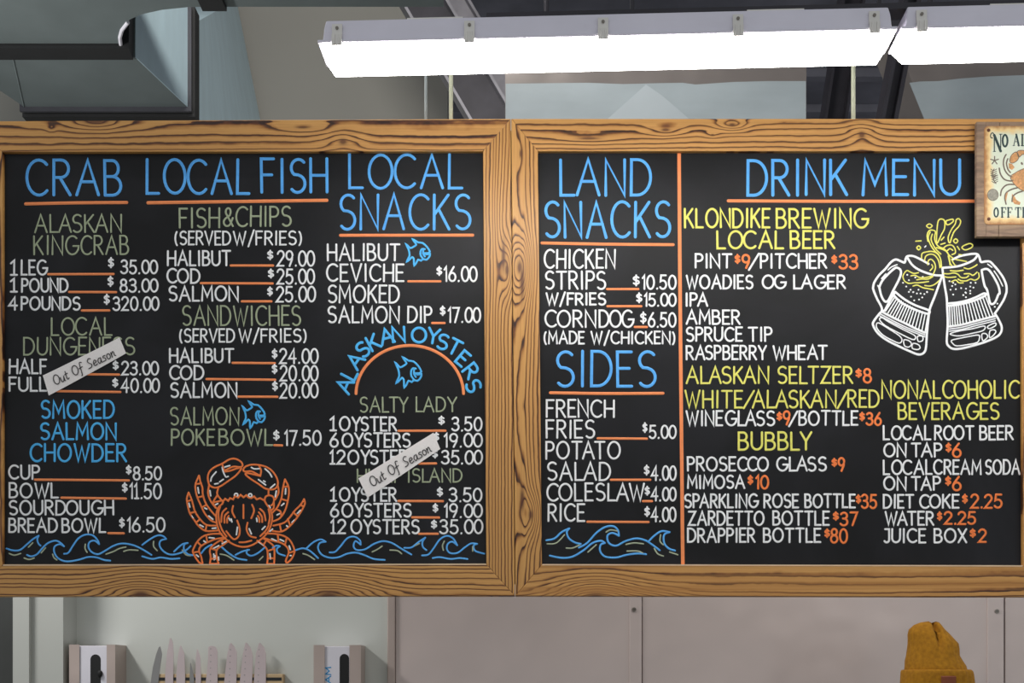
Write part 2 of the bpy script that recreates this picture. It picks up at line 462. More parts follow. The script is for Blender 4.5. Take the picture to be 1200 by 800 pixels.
# kitchen wall under the boards
x75 = P(75, 0, YK).x; x453 = P(453, 0, YK).x
struct('wall_kitchen', MB().box(-5.0, x453 + 0.02, YK, YK + 0.12, 0, 2.75), M['wall_k'])
mb = MB().box(P(15, 0, YK - .14).x, P(34, 0, YK - .14).x, YK - 0.14, YK, 0, 2.72)
mb.box(P(34, 0, YK - .12).x, P(74, 0, YK - .12).x, YK - 0.12, YK, 0, 2.72)
struct('trim_1', mb, M['pilaster'])
struct('door_1', MB().box(P(-60, 0, YK - .1).x, P(14.5, 0, YK - .1).x, YK - 0.05, YK - 0.005, 0, 2.4), M['dark'])
mb = MB().box(P(454, 0, YK - .02).x, P(463, 0, YK - .02).x, YK - 0.022, YK, 0, 2.75)
struct('trim_2', mb.bevel(0.003), M['steel2'])
def spanel(a, b):
    return MB().box(P(a, 0, YK - .012).x, P(b, 0, YK - .012).x, YK - 0.012, YK + 0.1, 0, 2.75).bevel(0.002)
struct('wall_steel_left', spanel(463.6, 738), M['steel'])
struct('wall_steel_middle', spanel(753, 1157), M['steel'])
struct('wall_steel_right', spanel(1178, 1420), M['steel'])
struct('trim_3', MB().box(P(737.6, 0, YK - .02).x, P(752.4, 0, YK - .02).x, YK - 0.018, YK + .05, 0, 2.75).bevel(0.003), M['steel'])
struct('trim_4', MB().box(P(1157.4, 0, YK - .02).x, P(1177, 0, YK - .02).x, YK - 0.018, YK + .05, 0, 2.75).bevel(0.003), M['steel'])
struct('trim_5', MB().box(PF(46, 0, 1.49).x, PF(234, 0, 1.49).x, 1.44, 1.50, PF(0, 152, 1.49).z, PF(0, 132.5, 1.49).z), M['carton'])
def screw(px, py, label):
    c = P(px, py, YK - 0.018); mb = MB()
    mb.tube([c + Vector((0, -0.004, 0)), c + Vector((0, 0.004, 0))], 0.0075, 16)
    o = mb.build('screw', M['screw']); tag(o, label, 'screw', 'screws in the steel wall strips')
    MB().box(c.x - .004, c.x + .004, c.y - .0048, c.y - .0035, c.z - .0008, c.z + .0008).build('slot', M['rubber'], o)
screw(743, 714, 'small round screw in the steel strip below the middle of the boards')
screw(1168, 716, 'small round screw in the steel strip right of the yellow beanie')

# ------------------------------------------------------------------ menu boards
YP = 0.012     # face of the black panel, set back inside the frame
YL = YP
def board(name, outer, inner, label, woods, root_px, darken_gap=False):
    root = empty(name, P(root_px, 698, 0), label, 'menu board')
    o, i = outer, inner
    names = ('top_rail', 'right_rail', 'bottom_rail', 'left_rail')
    for k in range(4):
        a, b = o[k], o[(k + 1) % 4]; c, d = i[(k + 1) % 4], i[k]
        mb = MB().prism([a, b, c, d], 0.0, 0.034).bevel(0.0016, 2)
        mb.build(names[k], woods[k], root)
    MB().prism([(i[3][0] + .5, i[3][1] - .9), (i[2][0] - .5, i[2][1] - .9), (i[2][0] - .5, i[2][1] + .6), (i[3][0] + .5, i[3][1] + .6)], -0.0008, 0.011).build('edge_highlight', M['edge_light'], root)  # added strip paints the lit line on the bottom rail's inner edge
    pm = MB()
    pts = [(i[0][0] - 6, i[0][1] - 6), (i[1][0] + 6, i[1][1] - 6), (i[2][0] + 6, i[2][1] + 6), (i[3][0] - 6, i[3][1] + 6)]
    MB().prism([(o[0][0] + 14, o[0][1] + 14), (o[1][0] + (4 if darken_gap else -14), o[1][1] + 14), (o[2][0] + (4 if darken_gap else -14), o[2][1] - 14), (o[3][0] + 14, o[3][1] - 14)], 0.0345, 0.010).build('added_dark_backing', M['dark'], root)  # added unseen sheet; on the left it turns the gap between boards dark
    panel = pm.prism(pts, YP, 0.008).build('panel', M['panel'], root)
    panel['label'] = 'black chalkboard panel'
    return root, panel
RL = 280; RR = 920
def kn(lst, rx, horiz=True):
    r = []
    for (x, y, a, b, h) in lst:
        r.append((x - rx, 698 - y, a, b, h) if horiz else (698 - y, x - rx, a, b, h))
    return r
wl_top = wood('pine_left_top', True, 521, 559, 5.5, 0.6, kn([(112, 140, 22, 10, 1.6), (112, 142, 60, 15, 1.7), (355, 149, 34, 7, 1.0), (402, 166, 22, 16, -1.6), (60, 150, 6, 5, .7)], RL), 1.3, 0.5)
wl_bot = wood('pine_left_bottom', True, 37, 0, 6.5, 0.9, kn([(165, 697, 46, 24, 4.6), (385, 699, 58, 30, 6.0)], RL), 4.1, 0.6)
wl_rt = wood('pine_left_side', False, 287, 321, 10, 0.85, kn([(594, 316, 34, 10, -5.0), (590, 300, 80, 10, 1.5)], RL, False), 7.7, 0.45)
wl_lt = wood('pine_left_edge', False, -277, -316, 7, 1.0, (), 2.2)
wr_top = wood('pine_right_top', True, 521, 559, 6.5, 0.75, kn([(780, 152, 24, 9, 1.6), (858, 146, 18, 8, 2.2), (1010, 158, 18, 18, -1.5), (690, 162, 60, 7, 1.0), (835, 158, 10, 5, .8)], RR), 9.4, 0.55)
wr_bot = wood('pine_right_bottom', True, 37, 0, 2.4, 2.0, kn([(698, 700, 46, 22, 6.5), (760, 702, 40, 14, 2.6)], RR), 12.9, 0.4, 0.35, 0.95)
wr_lt = wood('pine_right_side', False, -288, -320, 5.5, 0.8, kn([(609, 313, 34, 13, 5.0), (612, 330, 95, 11, 1.6), (622, 603, 26, 11, 3.6), (612, 585, 60, 11, 1.6), (610, 180, 24, 6, 1.0)], RR, False), 15.2, 0.4)
wr_rt = wood('pine_right_edge', False, 277, 316, 6, 0.9, (), 3.9)
boardL, panelL = board('menu_board',
    [(-36, 142), (598.3, 139), (603.2, 698), (-36, 698.5)], [(3, 178), (566, 177), (570, 661), (3, 662)],
    'pine-framed black menu board of crab, fish and oyster prices, left of the two', (wl_top, wl_rt, wl_bot, wl_lt), RL, True)
boardR, panelR = board('menu_board',
    [(599, 139), (1236, 139), (1236, 699), (604, 698)], [(630.5, 177), (1197.5, 177), (1199, 663), (635, 661.5)],
    'pine-framed black menu board of land snacks, sides and drinks, right of the two', (wr_top, wr_rt, wr_bot, wr_lt), RR)

KW = 0.86
def letter(panel, words, mat, w, what, name='lettering', gap=.24):
    if name == 'lettering' and len(words) > 1:
        for q in range(1, len(words)):
            if words[q][1] - words[q - 1][2] > 5.0:
                head = what.split(' reading ')[0]
                letter(panel, words[:q], mat, w, head + ' reading ' + ' '.join(k[0] for k in words[:q]), name, gap)
                return letter(panel, words[q:], mat, w, head + ' reading ' + ' '.join(k[0] for k in words[q:]), name, gap)
    mb = MB()
    for (t, x0, x1, y0, y1) in words:
        ww = w * 0.92 if t == '$' else w
        for st in text_strokes(t, x0, x1, y0, y1, ww * KW, gap): mb.stroke(st, ww * KW, YL)
    o = mb.build(name, M[mat], panel, recalc=False); o['label'] = what
    return o
def rule(panel, pts, w=3.0, what='orange underline', name='underline'):
    o = MB().stroke(smooth_path(pts, 3), w, YL).build(name, M['orange'], panel, recalc=False); o['label'] = what
WH, GR = 2.7, 2.4
L_, R_ = panelL, panelR
# --- left board
letter(L_, [('CRAB', 30, 143.5, 186, 230.5)], 'blue', 4.0, 'blue heading reading CRAB')
rule(L_, [(30, 238.8), (90, 237.6), (148.5, 237.2)], 3.6)
letter(L_, [('ALASKAN', 40, 143, 250.5, 273)], 'sage', GR, 'sage lettering reading ALASKAN')
letter(L_, [('KING', 39, 92, 275.5, 299), ('CRAB', 94, 151.5, 275.5, 299)], 'sage', GR, 'sage lettering reading KING CRAB')
PR = []   # (panel, words, y label, rule)
def item(panel, words, price, ln, what):
    letter(panel, words, 'white', WH, 'white lettering reading ' + what)
    if price: letter(panel, price, 'white', WH * .95, 'white price for ' + what, 'price')
    if ln: rule(panel, ln, 2.7, 'orange line leading to a price', 'price_line')
item(L_, [('1', 11.5, 20.5, 304, 323), ('LEG', 24, 55.5, 304, 323)], [('$', 126, 134, 301, 314), ('35.00', 141, 185.5, 304, 321.5)], [(56.5, 321.2), (133, 321)], '1 LEG')
item(L_, [('1', 11.5, 20.5, 325.5, 343), ('POUND', 24.5, 80.5, 325.5, 343)], [('$', 125.5, 133.5, 323, 336), ('83.00', 140, 186, 326, 343)], [(81, 342), (136, 342.2)], '1 POUND')
item(L_, [('4', 9.5, 21, 347, 364), ('POUNDS', 24, 94.5, 347, 364)], [('$', 121, 129, 344, 357), ('320.00', 132, 187, 347, 364.5)], [(96, 363.7), (128, 363.6)], '4 POUNDS')
letter(L_, [('LOCAL', 59.5, 132, 371.5, 393.5)], 'sage', GR, 'sage lettering reading LOCAL')
letter(L_, [('DUNGENESS', 27, 158.5, 394.5, 416.5)], 'sage', GR, 'sage lettering reading DUNGENESS')
item(L_, [('HALF', 10, 55.5, 420, 438.5)], [('$', 131.5, 139.5, 422, 433.5), ('23.00', 142, 186.5, 422.5, 440)], [(88, 438.2), (139.5, 438.8)], 'HALF')
item(L_, [('FULL', 10, 55.5, 441, 459)], [('$', 131, 139, 442.5, 454), ('40.00', 141.5, 187.5, 442.5, 460.5)], [(60, 458), (141, 459.2)], 'FULL')
letter(L_, [('SMOKED', 47.5, 134.5, 468.5, 491)], 'sky', 3.0, 'light blue lettering reading SMOKED')
letter(L_, [('SALMON', 46.5, 137, 494.5, 516)], 'sky', 3.0, 'light blue lettering reading SALMON')
letter(L_, [('CHOWDER', 34.5, 149, 519, 541.5)], 'sky', 3.0, 'light blue lettering reading CHOWDER')
item(L_, [('CUP', 9.5, 47, 544, 562)], [('$', 147, 154.5, 544.5, 556), ('8.50', 155.5, 190, 546, 563)], [(41, 561.8), (151, 562.7)], 'CUP')
item(L_, [('BOWL', 10, 69, 565, 584)], [('$', 142.5, 150, 565, 577), ('l1.50', 151.5, 189.8, 565.5, 585)], [(72, 583), (147.5, 584)], 'BOWL')
item(L_, [('SOURDOUGH', 10, 134, 585.5, 604)], None, None, 'SOURDOUGH')
item(L_, [('BREAD', 9.5, 68, 606.5, 624.5), ('BOWL', 72, 124.5, 606.5, 624.5)], [('$', 139, 146.5, 606, 618.5), ('l6.50', 148.5, 194, 605.5, 624)], [(127, 624.5), (145, 624.7)], 'BREAD BOWL')
letter(L_, [('LOCAL', 170.5, 293.5, 185.5, 228.5), ('FISH', 305, 385, 184.5, 227)], 'blue', 4.0, 'blue heading reading LOCAL FISH')
rule(L_, [(173.5, 237.5), (280, 236), (383, 234.6)], 3.8)
letter(L_, [('FISH', 209.5, 258, 243, 267.5), ('&', 261, 274, 243, 266), ('CHIPS', 275.5, 342, 241, 266)], 'sage', GR + .2, 'sage lettering reading FISH & CHIPS')
letter(L_, [('(SERVED', 204.5, 271, 270, 287.5), ('W/FRIES)', 273, 354, 270, 287.5)], 'white', 2.4, 'white lettering reading (SERVED W/FRIES)')
item(L_, [('HALIBUT', 195.5, 271, 293, 312)], [('$', 312.5, 320.5, 292.5, 304.5), ('29.00', 324, 369.5, 293, 312.5)], [(270.5, 311), (320, 311)], 'HALIBUT')
item(L_, [('COD', 195, 235, 314, 332.5)], [('$', 313.5, 321.5, 314.5, 326), ('25.00', 324, 369.5, 314.5, 333.5)], [(235.5, 331.6), (319.5, 332)], 'COD')
item(L_, [('SALMON', 197, 280, 334.5, 353.5)], [('$', 312.5, 320, 335.5, 347), ('25.00', 323, 370.5, 335, 354.5)], [(283.5, 353), (318, 353)], 'SALMON')
letter(L_, [('SANDWICHES', 213, 353, 357.5, 382)], 'sage', GR, 'sage lettering reading SANDWICHES')
letter(L_, [('(SERVED', 210, 275.5, 384.5, 401.5), ('W/FRIES)', 279, 359.5, 384.5, 401.5)], 'white', 2.4, 'white lettering reading (SERVED W/FRIES)')
item(L_, [('HALIBUT', 198, 274.5, 407.5, 425.5)], [('$', 318, 325.5, 408.5, 420.5), ('24.00', 327, 373.5, 407.5, 426.5)], [(272.5, 425), (322, 425.4)], 'HALIBUT')
item(L_, [('COD', 198, 239.5, 427.5, 445.5)], [('$', 318, 325.5, 426, 438), ('20.00', 327.5, 373.5, 427.5, 447)], [(242, 444), (322.5, 444.8)], 'COD')
item(L_, [('SALMON', 199, 278.5, 447.5, 466.5)], [('$', 318.5, 326, 446, 458), ('20.00', 327.5, 373.5, 447.5, 467)], [(279.5, 464.6), (325, 464.8)], 'SALMON')
letter(L_, [('SALMON', 199, 280.5, 476.5, 498.5)], 'sage', GR, 'sage lettering reading SALMON')
letter(L_, [('POKE', 200, 252, 502, 522.5), ('BOWL', 256, 320, 502, 522.5)], 'sage', GR + .2, 'sage lettering reading POKE BOWL')
letter(L_, [('$', 319.5, 328, 503.5, 516), ('l7.50', 333, 377, 503.5, 522.5)], 'white', 2.6, 'white price for POKE BOWL', 'price')
rule(L_, [(321.5, 521.5), (330.5, 521.7)], 2.7, 'orange line leading to a price', 'price_line')
letter(L_, [('LOCAL', 408, 543, 179.5, 222)], 'blue', 3.8, 'blue heading reading LOCAL')
letter(L_, [('SNACKS', 396.5, 552.5, 226.5, 270)], 'blue', 3.8, 'blue heading reading SNACKS')
rule(L_, [(399, 275.6), (554, 275.4)], 3.4)
item(L_, [('HALIBUT', 383, 469, 285, 306)], None, None, 'HALIBUT')
item(L_, [('CEVICHE', 382, 474, 308.5, 330.5)], [('$', 511, 518.5, 311.5, 323), ('l6.00', 520, 560, 311.5, 330.5)], [(478.5, 329.5), (516, 329.5)], 'CEVICHE')
item(L_, [('SMOKED', 383.5, 468.5, 333.5, 355.5)], None, None, 'SMOKED')
item(L_, [('SALMON', 383.5, 468.5, 358, 379), ('DIP', 477, 507, 358, 378.5)], [('$', 515, 522.5, 358, 370), ('l7.00', 524.5, 564, 359.5, 378.5)], [(506.5, 378.4), (521, 378.4)], 'SALMON DIP')
# the arched heading
mb = MB(); cx, cy = 480.0, 462.0
for c, x, y, a in zip('ALASKANOYSTERS',
        (404, 409.5, 416.5, 425, 437.5, 453, 467, 491, 508, 519, 533, 542.5, 552, 554.8),
        (451.5, 438, 422.5, 409.5, 401, 394, 391.8, 392.5, 393.5, 400.5, 406.5, 420, 434.5, 452),
        (-66, -62, -54, -36, -28, -15, -3, 0, 10, 17, 27, 40, 52, 68)):
    gw = G[c][0]; t = math.radians(a); hh, ww = 17.0, 19.0
    if c == 'N': ww = 20
    for st in G[c][1]:
        pts = []
        for gx, gy in st:
            lx = (gx - gw / 2) * ww; ly = -(gy - .5) * hh
            pts.append((x + lx * math.cos(t) - ly * math.sin(t), y + lx * math.sin(t) + ly * math.cos(t)))
        mb.stroke(pts, 3.0, YL)
o = mb.build('lettering', M['sky'], L_, recalc=False); o['label'] = 'light blue arched heading reading ALASKAN OYSTERS'
rule(L_, arc(480.2, 462, 63, 57.3, 181, 359, 30), 3.4, 'orange arch over a fish', 'arch_line')
letter(L_, [('SALTY', 421, 478.5, 464.5, 483.5), ('LADY', 487, 536, 464.5, 483)], 'sage', 2.2, 'sage lettering reading SALTY LADY')
def oysters(k, y, price, dx, rl, lead, name):
    x1 = 394.5 if k != '12' else 404.5
    pass
item(L_, [('1', 386, 394.5, 487.5, 505.5), ('OYSTER', 397, 465.5, 487.5, 505.5)], [('$', 513, 521.5, 487, 498), ('3.50', 529, 565.5, 488, 505.5)], [(467, 504.6), (522, 504.5)], '1 OYSTER, SALTY LADY')
item(L_, [('6', 386, 397, 506.5, 524.5), ('OYSTERS', 400, 481.5, 506.5, 524.5)], [('$', 507.5, 515, 506, 517), ('l9.00', 520, 566, 507, 524.5)], [(483, 524), (513, 524)], '6 OYSTERS, SALTY LADY')
item(L_, [('12', 386, 405, 526.5, 544.5), ('OYSTERS', 407, 489.5, 526.5, 544.5)], [('$', 506, 513.5, 526, 537), ('35.00', 517, 566, 527, 544.5)], [(491, 543), (511, 542.8)], '12 OYSTERS, SALTY LADY')
letter(L_, [('HUMP', 418, 472, 549, 566), ('ISLAND', 478, 542, 548.5, 565.5)], 'sage', 2.2, 'sage lettering ending in ISLAND')
item(L_, [('1', 386.5, 394.5, 570.5, 588), ('OYSTER', 397, 465.5, 570.5, 588)], [('$', 511.5, 519.5, 570.5, 582), ('3.50', 526, 565.5, 571, 588.5)], [(467, 586.8), (519, 587)], '1 OYSTER, ISLAND')
item(L_, [('6', 386.5, 397.5, 589, 606.5), ('OYSTERS', 400, 482.5, 589, 606.5)], [('$', 506.5, 514, 589.5, 600.5), ('l9.00', 520, 566, 589.5, 607)], [(483, 606), (514.5, 606.2)], '6 OYSTERS, ISLAND')
item(L_, [('12', 387, 405.5, 608, 626), ('OYSTERS', 410.5, 492, 608, 626)], [('$', 504.5, 512.5, 608.5, 619.5), ('35.00', 515, 566.5, 608, 626)], [(491, 625.3), (513, 625.2)], '12 OYSTERS, ISLAND')
# --- right board
o = MB().stroke([(795.8, 178), (796.6, 300), (797.8, 430), (800.2, 661)], 4.2, YL).build('divider_line', M['orange'], R_, recalc=False)
o['label'] = 'orange vertical line between snacks and drinks'
letter(R_, [('LAND', 655.5, 764, 185.5, 230.5)], 'blue', 4.0, 'blue heading reading LAND')
letter(R_, [('SNACKS', 637, 786.5, 235, 279.5)], 'blue', 4.0, 'blue heading reading SNACKS')
rule(R_, [(635, 284.6), (710, 286), (789, 286.6)], 3.4)
item(R_, [('CHICKEN', 637, 721.5, 291.5, 315)], None, None, 'CHICKEN')
item(R_, [('STRIPS', 638, 710.5, 317, 339.5)], [('$', 741, 750, 321.5, 335), ('l0.50', 752, 793, 321.5, 339.5)], [(711.5, 338.6), (748, 338.6)], 'STRIPS')
item(R_, [('W/FRIES', 639, 710.5, 342.5, 358)], [('$', 745, 753, 342.5, 355), ('l5.00', 754.5, 793, 343, 359.5)], [(712, 358.7), (751.5, 358.7)], 'W/FRIES')
item(R_, [('CORN', 638, 699, 362.5, 384), ('DOG', 701.5, 742.5, 362.5, 384)], [('$', 749.5, 758, 365, 379.5), ('6.50', 759, 793, 365.5, 384)], [(744, 383), (758, 383)], 'CORN DOG')
letter(R_, [('(MADE', 637, 685.5, 387.5, 403.5), ('W/CHICKEN)', 692, 791.5, 387.5, 403.5)], 'white', 2.5, 'white lettering reading (MADE W/CHICKEN)')
letter(R_, [('SIDES', 650.5, 769.5, 410, 454)], 'blue', 4.0, 'blue heading reading SIDES')
rule(R_, [(645, 460), (710, 460.9), (777, 460.6)], 3.4)
item(R_, [('FRENCH', 639.5, 720.5, 467.5, 489.5)], None, None, 'FRENCH')
item(R_, [('FRIES', 639.5, 697.5, 491.5, 514)], [('$', 752.5, 759, 494.5, 507), ('5.00', 760.5, 793, 497.5, 514.5)], [(700.5, 513.4), (758, 513.8)], 'FRIES')
item(R_, [('POTATO', 639, 727.5, 516.5, 538.5)], None, None, 'POTATO')
item(R_, [('SALAD', 640.5, 716, 541, 563.5)], [('$', 754, 761.5, 544.5, 557), ('4.00', 762.5, 793, 545, 563.5)], [(716, 562), (762, 562)], 'SALAD')
item(R_, [('COLESLAW', 640, 756, 565.5, 587.5)], [('$', 755, 762, 569, 580.5), ('4.00', 762.5, 793, 570, 587.5)], [(753.5, 587), (764, 587)], 'COLESLAW')
item(R_, [('RICE', 641.5, 686, 589.5, 611.5)], [('$', 754.5, 762, 593, 605.5), ('4.00', 762.5, 793, 593.5, 612)], [(688.5, 611.2), (760, 611.5)], 'RICE')
letter(R_, [('DRINK', 874.5, 994, 185.5, 230), ('MENU', 1009.5, 1126.5, 186, 230)], 'blue', 4.2, 'blue heading reading DRINK MENU')
rule(R_, [(853.5, 235.2), (1000, 235.8), (1143, 235.6)], 3.6)
YW = 3.0
letter(R_, [('KLONDIKE', 801.5, 903, 243.5, 267.5), ('BREWING', 909, 1017.5, 243.5, 268)], 'yellow', YW, 'yellow lettering reading KLONDIKE BREWING')
letter(R_, [('LOCAL', 839.5, 919, 269.5, 292), ('BEER', 925.5, 979, 269.5, 292)], 'yellow', YW, 'yellow lettering reading LOCAL BEER')
def drink(words, prices, what, mat='white', w=2.7):
    letter(R_, words, mat, w, ('yellow' if mat == 'yellow' else 'white') + ' lettering reading ' + what)
    if prices:
        for q in range(0, len(prices), 2): letter(R_, prices[q:q + 2], 'price', 2.9, 'orange price for ' + what, 'price')
drink([('PINT', 814, 858, 296.5, 314.5), ('/', 877, 890, 297, 315), ('PITCHER', 890.5, 969.5, 296.5, 315)],
      [('$', 860.5, 868, 297.5, 309), ('9', 869, 879.5, 297.5, 315), ('$', 974, 981.5, 298.5, 309), ('33', 983, 1006, 297.5, 316)], 'PINT / PITCHER')
drink([('WOADIES', 803.5, 883, 321.5, 339), ('OG', 892.5, 921, 321.5, 339), ('LAGER', 929.5, 991.5, 321.5, 339)], None, 'WOADIES OG LAGER')
drink([('IPA', 803.5, 830, 342.5, 359.5)], None, 'IPA')
drink([('AMBER', 803.5, 868, 362.5, 380.5)], None, 'AMBER')
drink([('SPRUCE', 803.5, 870.5, 382.5, 400.5), ('TIP', 876.5, 905.5, 382.5, 400.5)], None, 'SPRUCE TIP')
drink([('RASPBERRY', 803.5, 899, 404, 422), ('WHEAT', 905, 970, 404, 422)], None, 'RASPBERRY WHEAT')
drink([('ALASKAN', 803.5, 901.5, 428.5, 450), ('SELTZER', 910.5, 1000, 428.5, 450)], [('$', 1002, 1010.5, 431.5, 442.5), ('8', 1011, 1022, 431, 449.5)], 'ALASKAN SELTZER', 'yellow', 2.7)
drink([('WHITE', 802, 871, 456.5, 478.5), ('/', 871, 884, 458, 477), ('ALASKAN', 881, 980.5, 456.5, 478.5), ('/', 981, 993.5, 458, 477), ('RED', 993, 1031, 456, 478)], None, 'WHITE/ALASKAN/RED', 'yellow', 2.7)
drink([('WINE', 803.5, 847.5, 480.5, 499.5), ('GLASS', 849.5, 908.5, 480.5, 499.5), ('/', 924, 935, 482, 498.5), ('BOTTLE', 935.5, 1006, 480.5, 499)],
      [('$', 909.5, 917, 482.5, 493), ('9', 917, 926.5, 480.5, 498.5), ('$', 1006.5, 1014, 482.5, 493.5), ('36', 1014.5, 1033.5, 482.5, 499)], 'WINE GLASS / BOTTLE')
drink([('BUBBLY', 864.5, 952, 505.5, 528)], None, 'BUBBLY', 'yellow', YW)
drink([('PROSECCO', 805, 901, 534.5, 552.5), ('GLASS', 909.5, 969, 534.5, 552.5)], [('$', 974, 981.5, 536.5, 547), ('9', 981.5, 990.5, 535.5, 553)], 'PROSECCO GLASS')
drink([('MIMOSA', 805, 873.5, 556, 573)], [('$', 875.5, 883, 556.5, 568), ('l0', 885, 901.5, 556, 573.5)], 'MIMOSA')
drink([('SPARKLING', 801.5, 888.5, 578, 595.5), ('ROSE', 894.5, 936.5, 578, 595.5), ('BOTTLE', 942.5, 1003, 578, 595.5)], [('$', 1002.5, 1009.5, 579, 590), ('35', 1009, 1028, 578.5, 596.5)], 'SPARKLING ROSE BOTTLE')
drink([('ZARDETTO', 806, 896, 598, 616), ('BOTTLE', 905, 972.5, 598, 616)], [('$', 975.5, 983.5, 599, 610), ('37', 984, 1005.5, 599, 616.5)], 'ZARDETTO BOTTLE')
drink([('DRAPPIER', 805, 885.5, 618, 636), ('BOTTLE', 894, 962.5, 618, 636)], [('$', 965.5, 973, 619, 630), ('80', 972.5, 994, 618.5, 637)], 'DRAPPIER BOTTLE')
drink([('NONALCOHOLIC', 1032.5, 1195.3, 445, 467.5)], None, 'NONALCOHOLIC', 'yellow', 2.7)
drink([('BEVERAGES', 1052, 1171.5, 471, 492)], None, 'BEVERAGES', 'yellow', 2.7)
drink([('LOCAL', 1034.5, 1091.5, 498, 516), ('ROOT', 1094.5, 1142, 498, 516), ('BEER', 1147.5, 1188, 498, 516)], None, 'LOCAL ROOT BEER')
drink([('ON', 1035, 1062.5, 518.5, 536), ('TAP', 1067.5, 1104.5, 518.5, 536)], [('$', 1107.5, 1115.5, 518.5, 530), ('6', 1115.5, 1127, 518, 536.5)], 'ON TAP')
drink([('LOCAL', 1034.5, 1093, 538, 556.5), ('CREAM', 1093.5, 1150.5, 538, 556.5), ('SODA', 1154, 1196, 538, 556.5)], None, 'LOCAL CREAM SODA')
drink([('ON', 1035, 1062.5, 557.5, 575), ('TAP', 1067.5, 1103, 557.5, 575)], [('$', 1107, 1115, 557.5, 569), ('6', 1115.5, 1127, 557, 575.5)], 'ON TAP')
drink([('DIET', 1034.5, 1071.5, 578.5, 596), ('COKE', 1077, 1124.5, 578.5, 596)], [('$', 1127, 1134.5, 578.5, 590), ('2.25', 1137, 1175, 578, 596)], 'DIET COKE')
drink([('WATER', 1036.5, 1095, 598.5, 616)], [('$', 1097.5, 1104.5, 599, 610), ('2.25', 1106, 1144, 598.5, 615)], 'WATER')
drink([('JUICE', 1035, 1085.5, 618.5, 636.5), ('BOX', 1094, 1133.5, 618.5, 636.5)], [('$', 1136, 1144, 619, 630), ('2', 1146, 1156.5, 619, 636)], 'JUICE BOX')

# ------------------------------------------------------------------ drawings on the boards
def T(x0, y0, sc, pts): return [(x0 + x / sc, y0 + y / sc) for x, y in pts]
def draw(panel, name, sets, what):
    """sets: (material, lines, width, smoothing) painted into one drawing."""
    mb = MB()
    for i, (mat, lines, w, k) in enumerate(sets):
        mb.mi = i
        for ln in lines: mb.stroke(smooth_path(ln, k), w, YL)
    o = mb.build(name, M[sets[0][0]], panel, recalc=False, more=[M[q[0]] for q in sets[1:]]); o['label'] = what
    return o
FISH = [[(527, 310), (545, 328), (562, 343), (585, 332), (604, 316), (592, 294), (578, 272), (600, 285), (620, 298), (652, 302), (685, 335), (705, 372), (690, 384), (665, 384), (680, 394), (706, 390), (700, 415), (680, 437), (655, 432), (640, 445), (618, 437), (605, 462), (590, 482), (587, 455), (586, 430), (574, 416), (555, 436), (535, 452), (546, 425), (555, 400), (548, 355), (527, 310)],
        [(668, 352), (648, 350), (636, 370), (638, 405), (660, 435)], [(658, 352), (654, 385), (668, 410)]]
def fish(box, what):
    x0, x1, y0, y1 = box
    ls = [[(x0 + 1 + (x - 527) / 180 * (x1 - x0 - 2), y0 + 1 + (y - 270) / 214 * (y1 - y0 - 2)) for x, y in l] for l in FISH]
    mb = MB()
    for l in ls: mb.stroke(smooth_path(l, 2), 2.2, YL)
    o = mb.build('fish_drawing', M['sky'], L_, recalc=False); o['label'] = what
fish((283, 311.5, 469, 502.5), 'light blue fish drawing after the word SALMON')
fish((474.5, 505, 279, 312), 'light blue fish drawing after the word HALIBUT')
fish((462, 495, 417, 455), 'light blue fish drawing under the orange arch')
